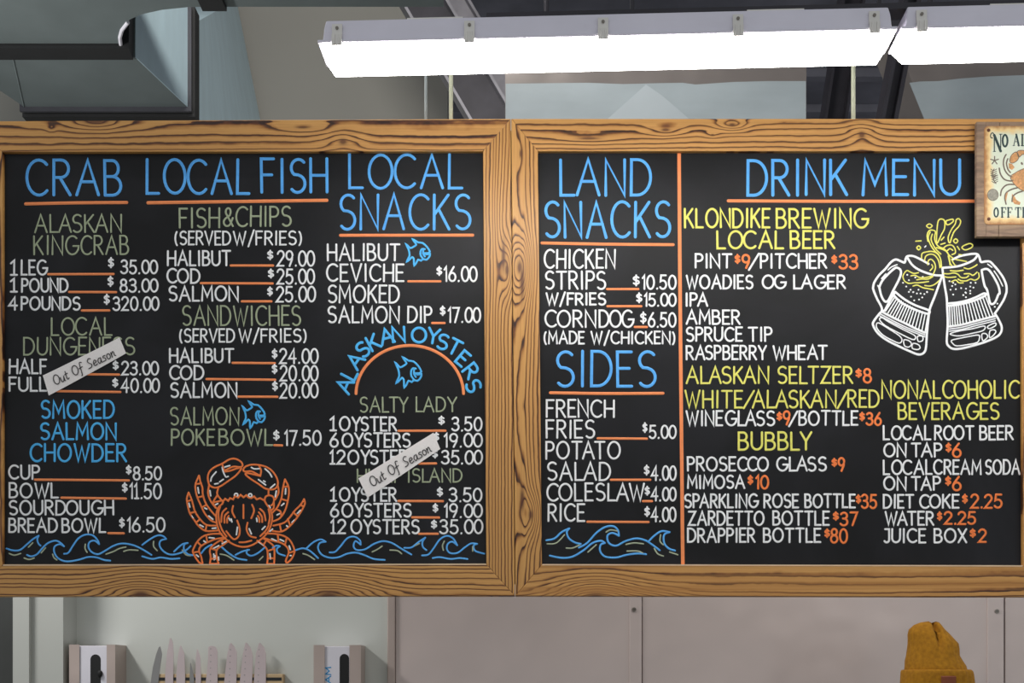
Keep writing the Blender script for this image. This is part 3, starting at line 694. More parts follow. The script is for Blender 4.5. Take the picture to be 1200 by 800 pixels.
# crab
cz = lambda pts: T(200, 530, 5.712, pts)
crab = [
 [(345, 345), (318, 370), (305, 420), (310, 480), (330, 535), (370, 580), (420, 615), (480, 632), (540, 622), (600, 585), (645, 540), (670, 490), (680, 430), (665, 380), (640, 345), (625, 318)],
 [(332, 362), (320, 400), (324, 460), (345, 520), (374, 562)], [(655, 380), (664, 430), (655, 480)],
 [(372, 375), (345, 405), (338, 465)], [(385, 400), (362, 425), (360, 470)], [(388, 425), (378, 445), (378, 470)],
 [(598, 378), (625, 405), (635, 455)], [(590, 400), (610, 430), (612, 465)], [(583, 425), (592, 440), (594, 465)],
 [(487, 350), (487, 440)], [(418, 358), (412, 395), (430, 435)], [(545, 350), (558, 390), (540, 440)],
 [(445, 455), (462, 510), (455, 560), (420, 580), (372, 527)], [(515, 470), (508, 515), (530, 558), (570, 570)],
 [(460, 601), (500, 600), (540, 590)], [(655, 490), (635, 525), (600, 560)],
 [(258, 215), (250, 270), (265, 320), (300, 370)], [(320, 235), (312, 280), (352, 332)], [(310, 290), (285, 335), (305, 372)], [(285, 335), (345, 322)],
 [(258, 220), (248, 170), (262, 125), (300, 95), (345, 75), (390, 48), (430, 42), (470, 62), (481, 88), (465, 98), (420, 95), (378, 113), (362, 126)],
 [(362, 128), (400, 122), (440, 108), (471, 104), (462, 125), (430, 160), (380, 195), (340, 222), (305, 236), (275, 230), (256, 215)], [(345, 75), (350, 98), (362, 125)],
 [(600, 158), (560, 148), (510, 138), (503, 150), (540, 180), (590, 212), (630, 240), (670, 248), (702, 240), (718, 208), (708, 165), (680, 125), (640, 97), (590, 84), (540, 82), (500, 95), (486, 118), (500, 128), (540, 126), (580, 146), (600, 156)], [(590, 85), (605, 122), (600, 156)],
 [(628, 320), (636, 296), (660, 287), (684, 296), (692, 320), (684, 345), (672, 355)], [(655, 250), (655, 286)], [(718, 225), (722, 270), (700, 315)], [(690, 330), (690, 370), (672, 388)], [(628, 320), (640, 345)],
 [(190, 155), (170, 200), (165, 235), (175, 290), (200, 350), (230, 410), (270, 455), (305, 470)], [(190, 155), (200, 200), (212, 235), (215, 280), (235, 340), (270, 390), (305, 430)], [(170, 212), (205, 207)], [(178, 302), (218, 292)], [(208, 368), (240, 350)],
 [(120, 268), (108, 310), (115, 360), (130, 410), (160, 455), (185, 490), (235, 525), (312, 522)], [(120, 268), (138, 310), (150, 350), (165, 400), (200, 450), (240, 485), (305, 490)], [(110, 328), (142, 316)], [(130, 405), (166, 397)], [(170, 470), (196, 446)], [(233, 523), (240, 487)],
 [(340, 545), (280, 545), (220, 560), (180, 595), (155, 640), (148, 665), (165, 700), (190, 735), (212, 747)], [(365, 570), (300, 580), (240, 605), (200, 630), (190, 660), (205, 700), (213, 745)], [(238, 557), (245, 600)], [(180, 600), (205, 625)], [(150, 670), (190, 663)],
 [(365, 575), (320, 595), (275, 630), (262, 660), (268, 700), (262, 745)], [(390, 590), (350, 620), (310, 650), (308, 700), (322, 745)], [(340, 590), (358, 613)], [(268, 642), (310, 655)], [(267, 712), (310, 707)], [(262, 745), (322, 745)],
 [(765, 180), (785, 220), (792, 260), (785, 320), (765, 390), (730, 440), (688, 460)], [(765, 180), (755, 220), (748, 260), (740, 310), (715, 365), (682, 402)], [(752, 232), (788, 226)], [(742, 312), (783, 324)], [(712, 382), (735, 395), (740, 425)],
 [(893, 312), (898, 345), (870, 400), (835, 450), (790, 500), (740, 530), (680, 525)], [(893, 312), (870, 350), (830, 390), (800, 430), (760, 470), (688, 490)], [(866, 352), (892, 362)], [(820, 400), (850, 428)], [(784, 445), (800, 490)], [(730, 482), (740, 528)],
 [(635, 542), (700, 545), (760, 560), (800, 590), (825, 640), (828, 670), (810, 710), (780, 738), (770, 726)], [(622, 572), (680, 590), (740, 605), (780, 635), (790, 670), (775, 710), (770, 728)], [(716, 548), (722, 600)], [(775, 578), (765, 620)], [(790, 673), (827, 660)],
 [(620, 575), (660, 600), (690, 630), (695, 680), (692, 746)], [(580, 590), (620, 620), (645, 650), (650, 700), (645, 746)], [(640, 588), (622, 618)], [(648, 660), (690, 645)], [(650, 708), (694, 708)], [(645, 746), (692, 746)],
]
ridge = [(345, 345), (352, 325), (365, 310), (385, 324), (398, 306), (418, 314), (430, 292), (452, 302), (468, 284), (488, 300), (506, 286), (522, 302), (540, 306), (558, 294), (576, 314), (598, 306), (625, 320)]
acc = [[(405, 445), (410, 465)], [(440, 550), (447, 500)], [(525, 510), (540, 545)], [(612, 515), (632, 495)], [(575, 440), (578, 462)], [(390, 440), (398, 455)],
 [(268, 192), (275, 165), (304, 130)], [(345, 100), (352, 130), (366, 160)], [(352, 180), (328, 197)], [(295, 211), (318, 207)], [(362, 98), (395, 88)], [(372, 165), (385, 160)],
 [(632, 110), (660, 135), (677, 164)], [(588, 182), (636, 218)], [(668, 238), (697, 213)], [(540, 100), (560, 110), (595, 108)], [(622, 190), (632, 196)],
 [(707, 258), (700, 297)], [(658, 355), (666, 370)], [(262, 255), (268, 290)], [(300, 350), (315, 342)],
 [(182, 235), (188, 272)], [(228, 372), (242, 378)], [(255, 425), (282, 447)], [(122, 340), (128, 365)], [(195, 485), (218, 497)], [(278, 508), (302, 506)], [(140, 425), (150, 440)],
 [(258, 570), (292, 574)], [(222, 592), (238, 604)], [(172, 685), (186, 697)], [(345, 610), (372, 596)], [(286, 642), (322, 624)], [(288, 680), (291, 717)], [(296, 690), (298, 712)],
 [(770, 242), (768, 278)], [(742, 355), (758, 342)], [(712, 418), (728, 410)], [(848, 408), (868, 388)], [(812, 468), (830, 452)], [(664, 527), (682, 513)], [(776, 490), (786, 500)],
 [(676, 578), (708, 592)], [(732, 582), (757, 594)], [(793, 625), (801, 650)], [(588, 598), (622, 622)], [(664, 678), (668, 712)], [(800, 690), (806, 690)], [(320, 700), (322, 720)]]
draw(L_, 'crab_drawing', [('price', [cz(l) for l in crab], 2.1, 4), ('price', [cz(ridge)], 2.2, 1), ('white', [cz(l) for l in acc] + [cz(arc(438, 285, 11, 11, 0, 360, 10)), cz(arc(532, 287, 11, 11, 0, 360, 10))], 1.8, 3)], 'orange and white drawing of a crab')
# waves
wa = lambda p: T(0, 610, 6.0, p); wb = lambda p: T(190, 520, 5.0, p); wc = lambda p: T(330, 610, 4.8, p); wd = lambda p: T(620, 500, 4.705, p)
blueL = [wa(p) for p in ([(45, 195), (90, 208), (140, 205), (190, 165), (230, 130), (272, 105)], [(272, 105), (262, 130), (270, 160), (285, 175)],
  [(190, 240), (220, 250), (260, 235), (300, 190), (340, 155), (390, 140), (425, 155), (450, 180)], [(450, 180), (420, 165), (385, 180), (380, 215), (400, 255), (440, 280), (490, 285), (560, 272), (620, 255), (680, 258), (730, 275), (775, 280)],
  [(450, 232), (480, 225), (510, 180), (550, 125), (600, 98), (650, 102), (685, 135), (697, 165)], [(697, 165), (665, 140), (630, 150), (622, 185), (645, 220), (690, 235), (740, 210), (800, 175), (860, 160), (930, 170), (990, 195), (1065, 240)],
  [(1000, 170), (1040, 140), (1085, 112), (1120, 102), (1150, 110), (1168, 128)], [(1168, 128), (1130, 140), (1122, 175), (1150, 215), (1200, 238), (1262, 228), (1310, 205), (1340, 178)], [(1000, 250), (1070, 268), (1130, 258), (1200, 268), (1262, 264)])]
blueL += [wb(p) for p in ([(70, 630), (115, 590), (150, 580)], [(150, 580), (130, 590), (128, 620), (150, 645), (178, 652)],
  [(230, 640), (255, 610), (290, 590)], [(350, 605), (390, 640), (440, 670), (495, 680)], [(430, 650), (470, 630), (510, 620)], [(500, 620), (495, 640), (520, 655), (560, 640), (605, 603)],
  [(648, 607), (670, 596), (690, 600)], [(690, 600), (672, 615), (680, 640), (720, 655)])]
blueL += [wc(p) for p in ([(80, 165), (120, 155), (160, 170), (205, 210)], [(140, 155), (180, 120), (220, 105), (248, 118)], [(248, 118), (215, 125), (205, 155), (225, 190), (270, 208), (320, 205), (370, 185), (420, 180), (470, 195), (520, 215), (580, 220)],
  [(270, 178), (300, 175), (330, 145), (370, 98), (410, 90), (440, 110), (445, 135)], [(445, 135), (415, 115), (405, 145), (425, 165), (470, 160), (520, 130), (570, 115), (620, 125), (670, 155), (730, 190)],
  [(690, 152), (730, 150), (770, 120), (808, 95)], [(808, 95), (792, 120), (795, 148), (815, 165)],
  [(790, 195), (825, 190), (855, 155), (890, 105), (930, 85), (965, 100), (988, 138)], [(988, 138), (960, 118), (935, 130), (930, 160), (950, 182), (990, 180), (1030, 150), (1065, 128), (1100, 130)], [(1100, 130), (1080, 140), (1090, 170), (1140, 185)],
  [(850, 210), (890, 205), (950, 215), (1000, 210), (1045, 215)])]
sageL = [wa(p) for p in ([(65, 230), (100, 242), (145, 230)], [(200, 185), (230, 155)], [(170, 262), (205, 272), (240, 262)], [(290, 225), (320, 190)], [(370, 235), (380, 260), (400, 275)], [(600, 165), (598, 195), (612, 222)],
  [(745, 235), (800, 215), (840, 195), (885, 185)], [(870, 215), (910, 205), (970, 208)], [(1080, 145), (1080, 180), (1105, 210)])]
sageL += [wb(p) for p in ([(118, 622), (138, 648), (165, 655)], [(340, 645), (380, 655), (420, 680)], [(570, 680), (590, 660)])]
sageL += [wc(p) for p in ([(120, 185), (150, 195), (185, 218)], [(510, 175), (540, 160), (565, 143)], [(610, 165), (650, 168), (675, 185)], [(915, 115), (905, 140), (910, 165)], [(1075, 145), (1075, 170)], [(740, 145), (775, 128)])]
draw(L_, 'wave_drawing', [('blue', blueL, 2.0, 5), ('wavesage', sageL, 1.6, 5)], 'blue band of curling waves along the bottom')
blueR = [wd(p) for p in ([(95, 625), (140, 615), (180, 580), (222, 560)], [(222, 560), (208, 580), (220, 615), (255, 638), (285, 645)], [(275, 665), (320, 640), (370, 585), (420, 552), (465, 548), (490, 570), (495, 600)],
  [(495, 600), (460, 585), (432, 600), (440, 640), (480, 655), (530, 630), (590, 615), (640, 625), (680, 650), (720, 680)], [(660, 630), (690, 600), (730, 575), (775, 580)], [(775, 580), (745, 595), (745, 640), (770, 670), (805, 682)],
  [(115, 710), (180, 722), (240, 715), (300, 680), (350, 640), (395, 628), (418, 640)], [(418, 640), (395, 650), (392, 685), (420, 715), (480, 720), (540, 705), (600, 698), (645, 702)])]
sageR = [wd(p) for p in ([(100, 645), (150, 640), (195, 595)], [(205, 668), (240, 668), (280, 650)], [(325, 690), (370, 650)], [(425, 580), (450, 568), (490, 575)], [(535, 648), (580, 640), (630, 645)], [(540, 685), (600, 685), (635, 702)],
  [(690, 670), (710, 700), (740, 712)], [(725, 595), (722, 630), (740, 650)], [(775, 690), (820, 705)])]
draw(R_, 'wave_drawing', [('blue', blueR, 2.2, 5), ('wavesage', sageR, 1.6, 5)], 'blue curling waves below the sides')
# beer mugs
za = lambda p: T(1010, 245, 8, p); zb = lambda p: T(1090, 245, 8, p); zc = lambda p: T(1010, 330, 8, p); zd = lambda p: T(1090, 330, 8, p)
white = [
 za([(105, 740), (115, 690), (160, 620), (220, 560), (270, 500), (315, 472), (360, 485), (400, 500), (412, 462), (430, 440), (480, 440), (540, 465), (625, 512)]),
 za([(425, 450), (470, 520), (530, 565), (600, 595), (680, 618), (752, 622)]),
 za([(105, 740)]) + zc([(104, 60), (115, 95), (145, 165), (185, 240), (186, 282)]),
 za([(300, 560), (330, 548), (362, 570), (365, 610), (345, 665), (325, 705)]) + zc([(290, 90), (262, 150), (238, 184), (210, 180), (182, 130), (165, 60)]) + za([(165, 725), (195, 665), (250, 605), (300, 560)]),
 za([(752, 625)]) + zc([(690, 120), (642, 240), (628, 310), (610, 480), (602, 610), (582, 665), (530, 682), (450, 652), (340, 602), (230, 545), (150, 482), (106, 410), (112, 370), (172, 292), (215, 268)]),
 zc([(215, 268), (260, 185), (312, 95)]),
 zc([(312, 95), (400, 165), (500, 220), (618, 264), (636, 284), (620, 300), (560, 285), (450, 240), (360, 188), (300, 128)]),
 zc([(195, 285), (300, 340), (400, 387), (500, 437), (590, 477)]),
 zb([(215, 470), (280, 440), (350, 425), (420, 418), (450, 428), (465, 462), (478, 495), (520, 490), (560, 492), (600, 530), (650, 590), (690, 650), (715, 720), (716, 780)]) + zd([(714, 105), (690, 170), (640, 250), (606, 298)]),
 zb([(115, 550), (180, 545), (260, 535), (340, 510), (410, 475), (440, 438)]),
 zb([(115, 555), (125, 640), (140, 740)]) + zd([(155, 150), (160, 250), (165, 400), (156, 560), (175, 605), (220, 630), (300, 625), (400, 600), (500, 570), (600, 530), (655, 490), (672, 430), (645, 360), (612, 305)]),
 zb([(485, 590), (492, 568), (530, 560), (560, 580), (600, 640), (640, 720), (652, 785)]) + zd([(640, 120), (610, 190), (580, 210), (558, 188), (535, 80)]) + zb([(510, 715), (485, 590)]),
 zd([(176, 203), (260, 195), (350, 175), (430, 145), (505, 110), (520, 128), (430, 170), (350, 195), (260, 215), (176, 226)]),
 zd([(180, 420), (300, 402), (450, 362), (608, 322)]),
]
def along(poly, t):
    k = t * (len(poly) - 1); i = min(int(k), len(poly) - 2); u = k - i
    return (poly[i][0] + (poly[i + 1][0] - poly[i][0]) * u, poly[i][1] + (poly[i + 1][1] - poly[i][1]) * u)
fine = []
for tr, tp, bt, n in ((zc, [(312, 140), (400, 203), (500, 255), (622, 300)], [(222, 276), (330, 347), (450, 412), (592, 477)], 15), (zd, [(182, 232), (280, 222), (400, 190), (522, 145)], [(188, 415), (300, 400), (450, 360), (592, 324)], 15)):
    for i in range(n): fine.append(tr([along(tp, i / (n - 1)), along(bt, i / (n - 1))]))
for d in (18, 36): fine.append(zc([(180 - d * .3, 285 + d), (300, 352 + d), (430, 415 + d), (592, 480 + d)]))
for d in (22, 42): fine.append(zd([(180, 422 + d), (300, 404 + d), (450, 364 + d), (610, 324 + d)]))
cl = lambda p: p + [p[0]]
fine += [zc(cl(p)) for p in ([(166, 355), (190, 336), (250, 375), (380, 445), (490, 500), (502, 530), (470, 540), (350, 482), (220, 412)], [(136, 402), (160, 386), (250, 440), (350, 505), (376, 545), (355, 575), (300, 557), (200, 502), (145, 442)],
   [(395, 545), (445, 555), (465, 585), (440, 612), (400, 600)], [(480, 578), (530, 590), (546, 620), (520, 636), (472, 622)], [(522, 512), (568, 512), (570, 550), (530, 560)])]
fine += [zd(cl(p)) for p in ([(190, 485), (280, 460), (400, 440), (500, 415), (516, 432), (490, 460), (400, 482), (280, 507), (215, 502)], [(540, 418), (608, 386), (614, 410), (555, 440)], [(200, 550), (280, 530), (380, 510), (455, 500), (462, 530), (440, 570), (340, 592), (250, 602), (215, 582)],
   [(485, 492), (520, 486), (540, 510), (520, 540), (492, 550)], [(560, 462), (600, 450), (616, 470), (590, 505), (558, 524)])]
fine += [za(p) for p in ([(245, 570), (280, 540), (330, 520)], [(185, 650), (225, 605)], [(150, 715), (152, 722)], [(590, 355), (600, 345)])] + [zb(p) for p in ([(540, 515), (580, 545)], [(600, 580), (640, 640), (680, 720)])]
dots = []
for x, y in [(425, 615), (440, 665), (385, 690), (415, 725), (455, 755), (530, 755), (500, 640), (570, 635), (440, 775), (482, 776), (515, 790), (550, 790), (610, 775), (585, 795)]:
    q = za([(x, y)])[0]; dots.append([q, (q[0] + .25, q[1])])
for x, y in [(460, 140), (490, 175), (535, 167), (565, 147), (610, 97), (480, 98)]:
    q = zc([(x, y)])[0]; dots.append([q, (q[0] + .25, q[1])])
for x, y in [(205, 720), (235, 705), (190, 755), (240, 750), (215, 690), (290, 740), (335, 745), (375, 725), (405, 735), (335, 785), (375, 765), (380, 690), (425, 690), (180, 675)]:
    q = zb([(x, y)])[0]; dots.append([q, (q[0] + .25, q[1])])
for x, y in [(215, 120), (310, 125), (335, 145), (375, 110), (330, 100), (605, 235), (630, 205)]:
    q = zd([(x, y)])[0]; dots.append([q, (q[0] + .25, q[1])])
def mean_x(l): return sum(p[0] for p in l) / len(l)
for left, what in ((True, 'white drawing of the left clinking beer mug'), (False, 'white drawing of the right clinking beer mug')):
    def pick(ls, lim): return [l for l in ls if (mean_x(l) < lim) == left]
    draw(R_, 'beer_mug_drawing', [('white', white[:8] if left else white[8:], 2.6, 4), ('white', pick(fine, 1098), 1.45, 3), ('white', pick(dots, 1103), 1.9, 1)], what)
beer = [za(p) for p in (
 [(400, 595), (425, 575), (460, 592), (490, 602), (530, 595)], [(395, 605), (385, 632), (400, 672), (440, 695), (490, 690), (530, 690), (580, 685), (625, 678)],
 [(460, 625), (500, 620), (540, 640), (600, 640), (650, 630)], [(515, 662), (560, 655), (620, 655), (665, 632)], [(480, 720), (520, 712), (570, 735), (620, 745), (670, 755)], [(590, 715), (640, 720), (690, 700), (742, 652)],
 [(620, 300), (612, 245), (630, 203), (662, 196), (690, 212), (682, 260), (690, 310), (720, 350), (770, 372), (805, 410), (820, 460), (826, 520)],
 [(640, 215), (622, 265), (642, 330), (680, 388), (720, 428), (740, 478), (746, 545)], [(660, 235), (650, 290), (690, 370), (740, 420)],
 [(560, 460), (565, 415), (610, 400), (660, 396), (710, 420), (738, 470), (742, 540)], [(588, 480), (600, 440), (640, 422), (682, 432), (718, 480), (732, 548)],
 [(618, 520), (624, 482), (650, 470), (680, 500), (690, 550), (672, 602), (652, 640)], [(655, 520), (665, 545), (640, 575)],
 cl([(700, 315), (704, 200), (716, 112), (745, 92), (775, 110), (775, 180), (745, 240), (718, 300)]), cl([(607, 157), (633, 138), (659, 157), (633, 176)]), cl([(515, 362), (533, 344), (551, 362), (533, 381)]), [(505, 300), (555, 297)])]
beer += [zb(p) for p in (
 cl([(220, 298), (240, 278), (260, 298), (240, 318)]), cl([(298, 360), (320, 340), (370, 322), (398, 335), (388, 360), (330, 382)]), cl([(150, 112), (180, 100), (212, 94), (216, 115), (180, 142), (155, 143)]),
 cl([(175, 308), (170, 260), (200, 190), (235, 140), (245, 100), (268, 90), (286, 115), (270, 160), (225, 210), (200, 270), (188, 312)]),
 [(130, 360), (160, 340), (205, 338), (232, 370), (236, 410), (205, 425)], [(160, 390), (185, 370), (212, 385)], [(60, 360), (110, 375), (150, 395), (180, 432), (230, 468), (290, 480), (340, 490)], [(170, 440), (185, 500), (205, 530)], [(200, 470), (225, 515), (245, 532)],
 [(105, 290), (130, 262)], [(100, 330), (140, 318)], [(270, 425), (310, 432)], [(255, 350), (275, 380)],
 [(120, 602), (170, 606), (220, 598), (260, 610), (290, 640), (335, 642), (360, 625)], [(320, 606), (370, 605), (402, 620), (440, 590)], [(455, 598), (458, 640), (420, 666), (380, 655), (340, 672), (290, 670), (262, 655)],
 [(200, 680), (240, 664), (270, 690), (310, 690)], [(190, 576), (250, 580), (310, 572)], [(320, 550), (360, 560), (410, 540), (440, 520)], [(130, 630), (170, 640), (240, 635)])]
draw(R_, 'beer_foam_drawing', [('yellow', beer, 1.5, 4)], 'yellow splashing beer over the mugs')

# ------------------------------------------------------------------ out-of-season tags
HW = {'O': (.62, [arc(.31, .5, .31, .48, 60, 425, 16)]),
 'u': (.40, [[(0, .5), (.03, .1), (.15, 0), (.30, .12), (.38, .5), (.36, .1), (.42, .0)]]),
 't': (.30, [[(.15, .85), (.12, .15), (.22, 0), (.34, .08)], [(0, .55), (.32, .58)]]),
 'f': (.40, [[(.46, .92), (.30, 1.0), (.20, .8), (.14, -.2), (.04, -.3)], [(.0, .45), (.40, .5)]]),
 'S': (.50, [[(.50, .85), (.30, .95), (.10, .75), (.22, .5), (.42, .3), (.32, .05), (.0, .02)]]),
 'e': (.40, [[(.02, .25), (.30, .30), (.34, .45), (.20, .55), (.04, .38), (.04, .12), (.18, 0), (.40, .08)]]),
 'a': (.42, [[(.36, .48), (.16, .52), (.0, .25), (.12, 0), (.30, .15), (.38, .5), (.36, .08), (.46, 0)]]),
 's': (.36, [[(.36, .5), (.16, .52), (.10, .38), (.30, .22), (.26, .02), (.0, .02)]]),
 'o': (.38, [arc(.19, .26, .19, .26, 60, 425, 12)]),
 'n': (.42, [[(.02, .5), (.04, 0)], [(.04, .25), (.20, .5), (.32, .42), (.32, .1), (.42, 0)]])}
def season_tag(tl, tr, br, bl, label):
    YT = YP - 0.0022
    c = P(sum(p[0] for p in (tl, tr, br, bl)) / 4, sum(p[1] for p in (tl, tr, br, bl)) / 4, YT)
    root = empty('season_tag', c, label, 'sign tag', 'white out-of-season tags stuck on the left menu board')
    mb = MB()
    a = [P(*p, YT) for p in (bl, br, tr, tl)]
    n = 12; rings = []
    for i in range(n + 1):
        u = i / n; lift = -0.0022 * (2 * u - 1) ** 4 
        b0 = a[0].lerp(a[1], u); t0 = a[3].lerp(a[2], u)
        rings.append([mb.bm.verts.new(p + Vector((0, dy, 0))) for p, dy in ((b0, lift), (t0, lift), (t0, lift + .0009), (b0, lift + .0009))])
    mb.loft(rings)
    mb.build('card', M['paper'], root)
    # words
    mb = MB(); adv = 0; seq = []
    for ch in 'Out Of Season':
        if ch == ' ': adv += .46; continue
        seq.append((ch, adv)); adv += HW[ch][0] + .13
    ux = (tr[0] - tl[0], tr[1] - tl[1]); L = math.hypot(*ux); d = (ux[0] / L, ux[1] / L); nrmv = (d[1], -d[0])
    hgt = math.hypot(bl[0] - tl[0], bl[1] - tl[1]); m = ((tl[0] + bl[0]) / 2, (tl[1] + bl[1]) / 2)
    k = L * .80 / adv; kh = hgt * .47
    for ch, ax in seq:
        for st in HW[ch][1]:
            pts = []
            for x, y in st:
                xx = L * .10 + (ax + x + y * .12) * k; yy = (y - .40) * kh
                pts.append((m[0] + d[0] * xx + nrmv[0] * yy, m[1] + d[1] * xx + nrmv[1] * yy))
            mb.stroke(smooth_path(pts, 3), 1.15, YT - 0.0018, 0.0003)
    mb.build('lettering', M['ink'], root, recalc=False)['label'] = 'black handwriting reading Out Of Season'
season_tag((50.5, 440), (140.3, 395.5), (148, 414), (57.5, 463.5), 'white tilted card reading Out Of Season over the dungeness crab prices')
season_tag((420, 560.5), (508, 507), (516, 526), (431, 583), 'white tilted card reading Out Of Season over the oyster prices')

# ------------------------------------------------------------------ crab notice on the right board
def weathered():
    t = NT('weathered_plank'); v = t.coords((14, 14, 14))
    n = t.noise(t.coords((10, 10, 60)), 1.0, 5, .6, .4)
    t.l(t.ramp(n, [(0.3, s2l((104, 84, 72))), (0.55, s2l((150, 124, 102))), (0.75, s2l((186, 160, 122)))]), t.b.inputs['Base Color'])
    t.b.inputs['Roughness'].default_value = 0.7; t.bump(n, 0.3, 0.002); return t.m
def plate_mat(cx, cz, hw, hh):
    t = NT('aged_sign_plate'); tc = t.n('ShaderNodeTexCoord'); sp = t.n('ShaderNodeSeparateXYZ'); t.l(tc.outputs['Object'], sp.inputs[0])
    dx = t.math('DIVIDE', t.math('ABSOLUTE', t.math('SUBTRACT', sp.outputs['X'], cx)), hw)
    dz = t.math('DIVIDE', t.math('ABSOLUTE', t.math('SUBTRACT', sp.outputs['Z'], cz)), hh)
    n = t.noise(tc.outputs['Object'], 60, 4)
    e = t.math('ADD', t.math('MAXIMUM', t.math('POWER', dx, 1.0), dz), t.math('MULTIPLY', t.math('SUBTRACT', n, .5), .14))
    t.l(t.ramp(e, [(0.0, s2l((220, 228, 210))), (0.80, s2l((220, 226, 204))), (0.90, s2l((232, 202, 140))), (0.98, s2l((176, 122, 70)))]), t.b.inputs['Base Color'])
    t.b.inputs['Roughness'].default_value = 0.5; return t.m
X0, X1, Y0, Y1 = 1144.5, 1281, 142.5, 277
YS = -0.022
root = empty('crab_sign', P((X0 + X1) / 2, Y1, YS), 'small weathered wooden sign with a painted crab, on the drinks board corner', 'sign')
wm = weathered()
# thin plank border pieces (one part each) on a backing board
MB().prism([(X0 + 3, Y0 + 3), (X1 - 3, Y0 + 3), (X1 - 3, Y1 - 3), (X0 + 3, Y1 - 3)], YS + 0.008, 0.0125).build('backing', wm, root)
for nm, q in (('left_plank', [(X0, Y0), (X0 + 11, Y0), (X0 + 11, Y1), (X0, Y1)]), ('right_plank', [(X1 - 11, Y0), (X1, Y0), (X1, Y1), (X1 - 11, Y1)])):
    MB().prism(q, YS, 0.014).bevel(0.0012).build(nm, wm, root)
for nm, xa, xb, ya, yb in (('top_plank', X0 + 11, 1171.5, Y0, Y0 + 13), ('top_plank', 1172, X1 - 11, Y0, Y0 + 13), ('bottom_plank', X0 + 11, 1170, Y1 - 16, Y1), ('bottom_plank', 1170.6, X1 - 11, Y1 - 16, Y1)):
    MB().prism([(xa, ya), (xb, ya), (xb, yb), (xa, yb)], YS, 0.014).bevel(0.0012).build(nm, wm, root)
def rounded(x0, x1, y0, y1, r):
    return [p for cx, cy, a in ((x1 - r, y0 + r, -90), (x1 - r, y1 - r, 0), (x0 + r, y1 - r, 90), (x0 + r, y0 + r, 180)) for p in arc(cx, cy, r, r, a, a + 90, 6)]
px0, px1, py0, py1 = 1153.5, 1272, 147.5, 263
pc = P((px0 + px1) / 2, (py0 + py1) / 2, YS) - Vector(root.location)
plate = MB().prism(rounded(px0, px1, py0, py1, 5), YS - 0.0015, 0.004).bevel(.0005, 1).build('plate', plate_mat(pc.x, pc.z, (px1 - px0) / 2 * S, (py1 - py0) / 2 * S), root)
plate['label'] = 'cream plate with rusty edges'
YQ = YS - 0.0016
M['sign_ink'] = plain('dark_green_sign_ink', (38, 62, 60), 0.6)
M['rust'] = plain('rusty_nail', (96, 50, 30), 0.6)
M['crab_tan'] = plain('painted_crab_tan', (206, 150, 96), 0.6, var=0.25, scale=160)
M['crab_line'] = plain('painted_crab_outline', (112, 100, 84), 0.6)
M['shell_grey'] = plain('painted_shell_grey', (150, 146, 132), 0.6, var=0.25, scale=200)
for x, y in ((1158.5, 152.5), (1158.8, 256.5), (1267, 152.5), (1267, 256.5)):
    c = P(x, y, YS - .002); MB().ball(c, (0.0045, 0.002, 0.0045), 12).build('nail', M['rust'], root, True)
c = P(1172.3, 143.5 + 0.0, YS)
def fat(mb, segs, x0, yb, kx, ky):
    for (a, b, w) in segs:
        mb.stroke([(x0 + a[0] * kx, yb - a[1] * ky), (x0 + b[0] * kx, yb - b[1] * ky)], w, YQ, .0002)
mb = MB()
# N with swash
fat(mb, [((0, -.15), (0, .95), 1.3), ((0, .95), (.75, -.15), 3.0), ((.75, -.15), (.75, 1), 1.2), ((-.12, -.17), (.14, -.17), .9), ((.6, 1.02), (.92, 1.02), .9)], 1165.2, 174.5, 10, 17)
mb.stroke(smooth_path([(1165.4, 158), (1163, 155.5), (1160.8, 158), (1161.2, 161), (1163, 161.6)], 4), 1.2, YQ, .0002)
mb.stroke(arc(1177.8, 164.8, 3.2, 7.2, 0, 360, 18), 1.6, YQ, .0002); mb.stroke(arc(1177.8, 164.8, 2.7, 6.6, 100, 260, 10), 2.0, YQ, .0002); mb.stroke(arc(1177.8, 164.8, 2.7, 6.6, -80, 80, 10), 2.0, YQ, .0002)
fat(mb, [((0, 0), (.42, 1), 1.0), ((.42, 1), (.84, 0), 2.2), ((.16, .35), (.68, .35), .8), ((-.14, 0), (.16, 0), .8), ((.68, 0), (1.0, 0), .8)], 1188, 170.5, 7, 13)
fat(mb, [((.1, 0), (.1, 1), 2.0), ((-.1, 1), (.3, 1), .8), ((-.1, 0), (.75, 0), .9), ((.75, 0), (.78, .22), .9)], 1197.3, 170.5, 7, 13)
mb.build('lettering', M['sign_ink'], plate, recalc=False)['label'] = 'dark green lettering reading NO AL'
mb = MB()
mb.stroke(arc(1167.4, 248.8, 2.6, 5.4, 0, 360, 16), 1.3, YQ, .0002); mb.stroke(arc(1167.4, 248.8, 2.3, 5.2, 100, 260, 9), 1.8, YQ, .0002); mb.stroke(arc(1167.4, 248.8, 2.3, 5.2, -80, 80, 9), 1.8, YQ, .0002)
for x in (1174.4, 1181.6):
    fat(mb, [((0, 0), (0, 1), 1.9), ((-.2, 1), (.72, 1), 1.0), ((.72, 1), (.74, .78), .9), ((0, .52), (.45, .52), .9), ((.46, .42), (.46, .64), .7), ((-.2, 0), (.24, 0), .8)], x, 254.4, 6, 11.2)
fat(mb, [((.5, 0), (.5, 1), 1.9), ((0, 1), (1, 1), 1.0), ((0, 1), (0, .76), .9), ((1, 1), (1, .76), .9), ((.3, 0), (.7, 0), .8)], 1190, 254.4, 6.2, 11.2)
fat(mb, [((0, 0), (0, 1), 1.9), ((.8, 0), (.8, 1), 1.9), ((0, .5), (.8, .5), .9), ((-.2, 1), (.2, 1), .8), ((-.2, 0), (.2, 0), .8), ((.6, 1), (1, 1), .8), ((.6, 0), (1, 0), .8)], 1199.3, 254.4, 6.4, 11.2)
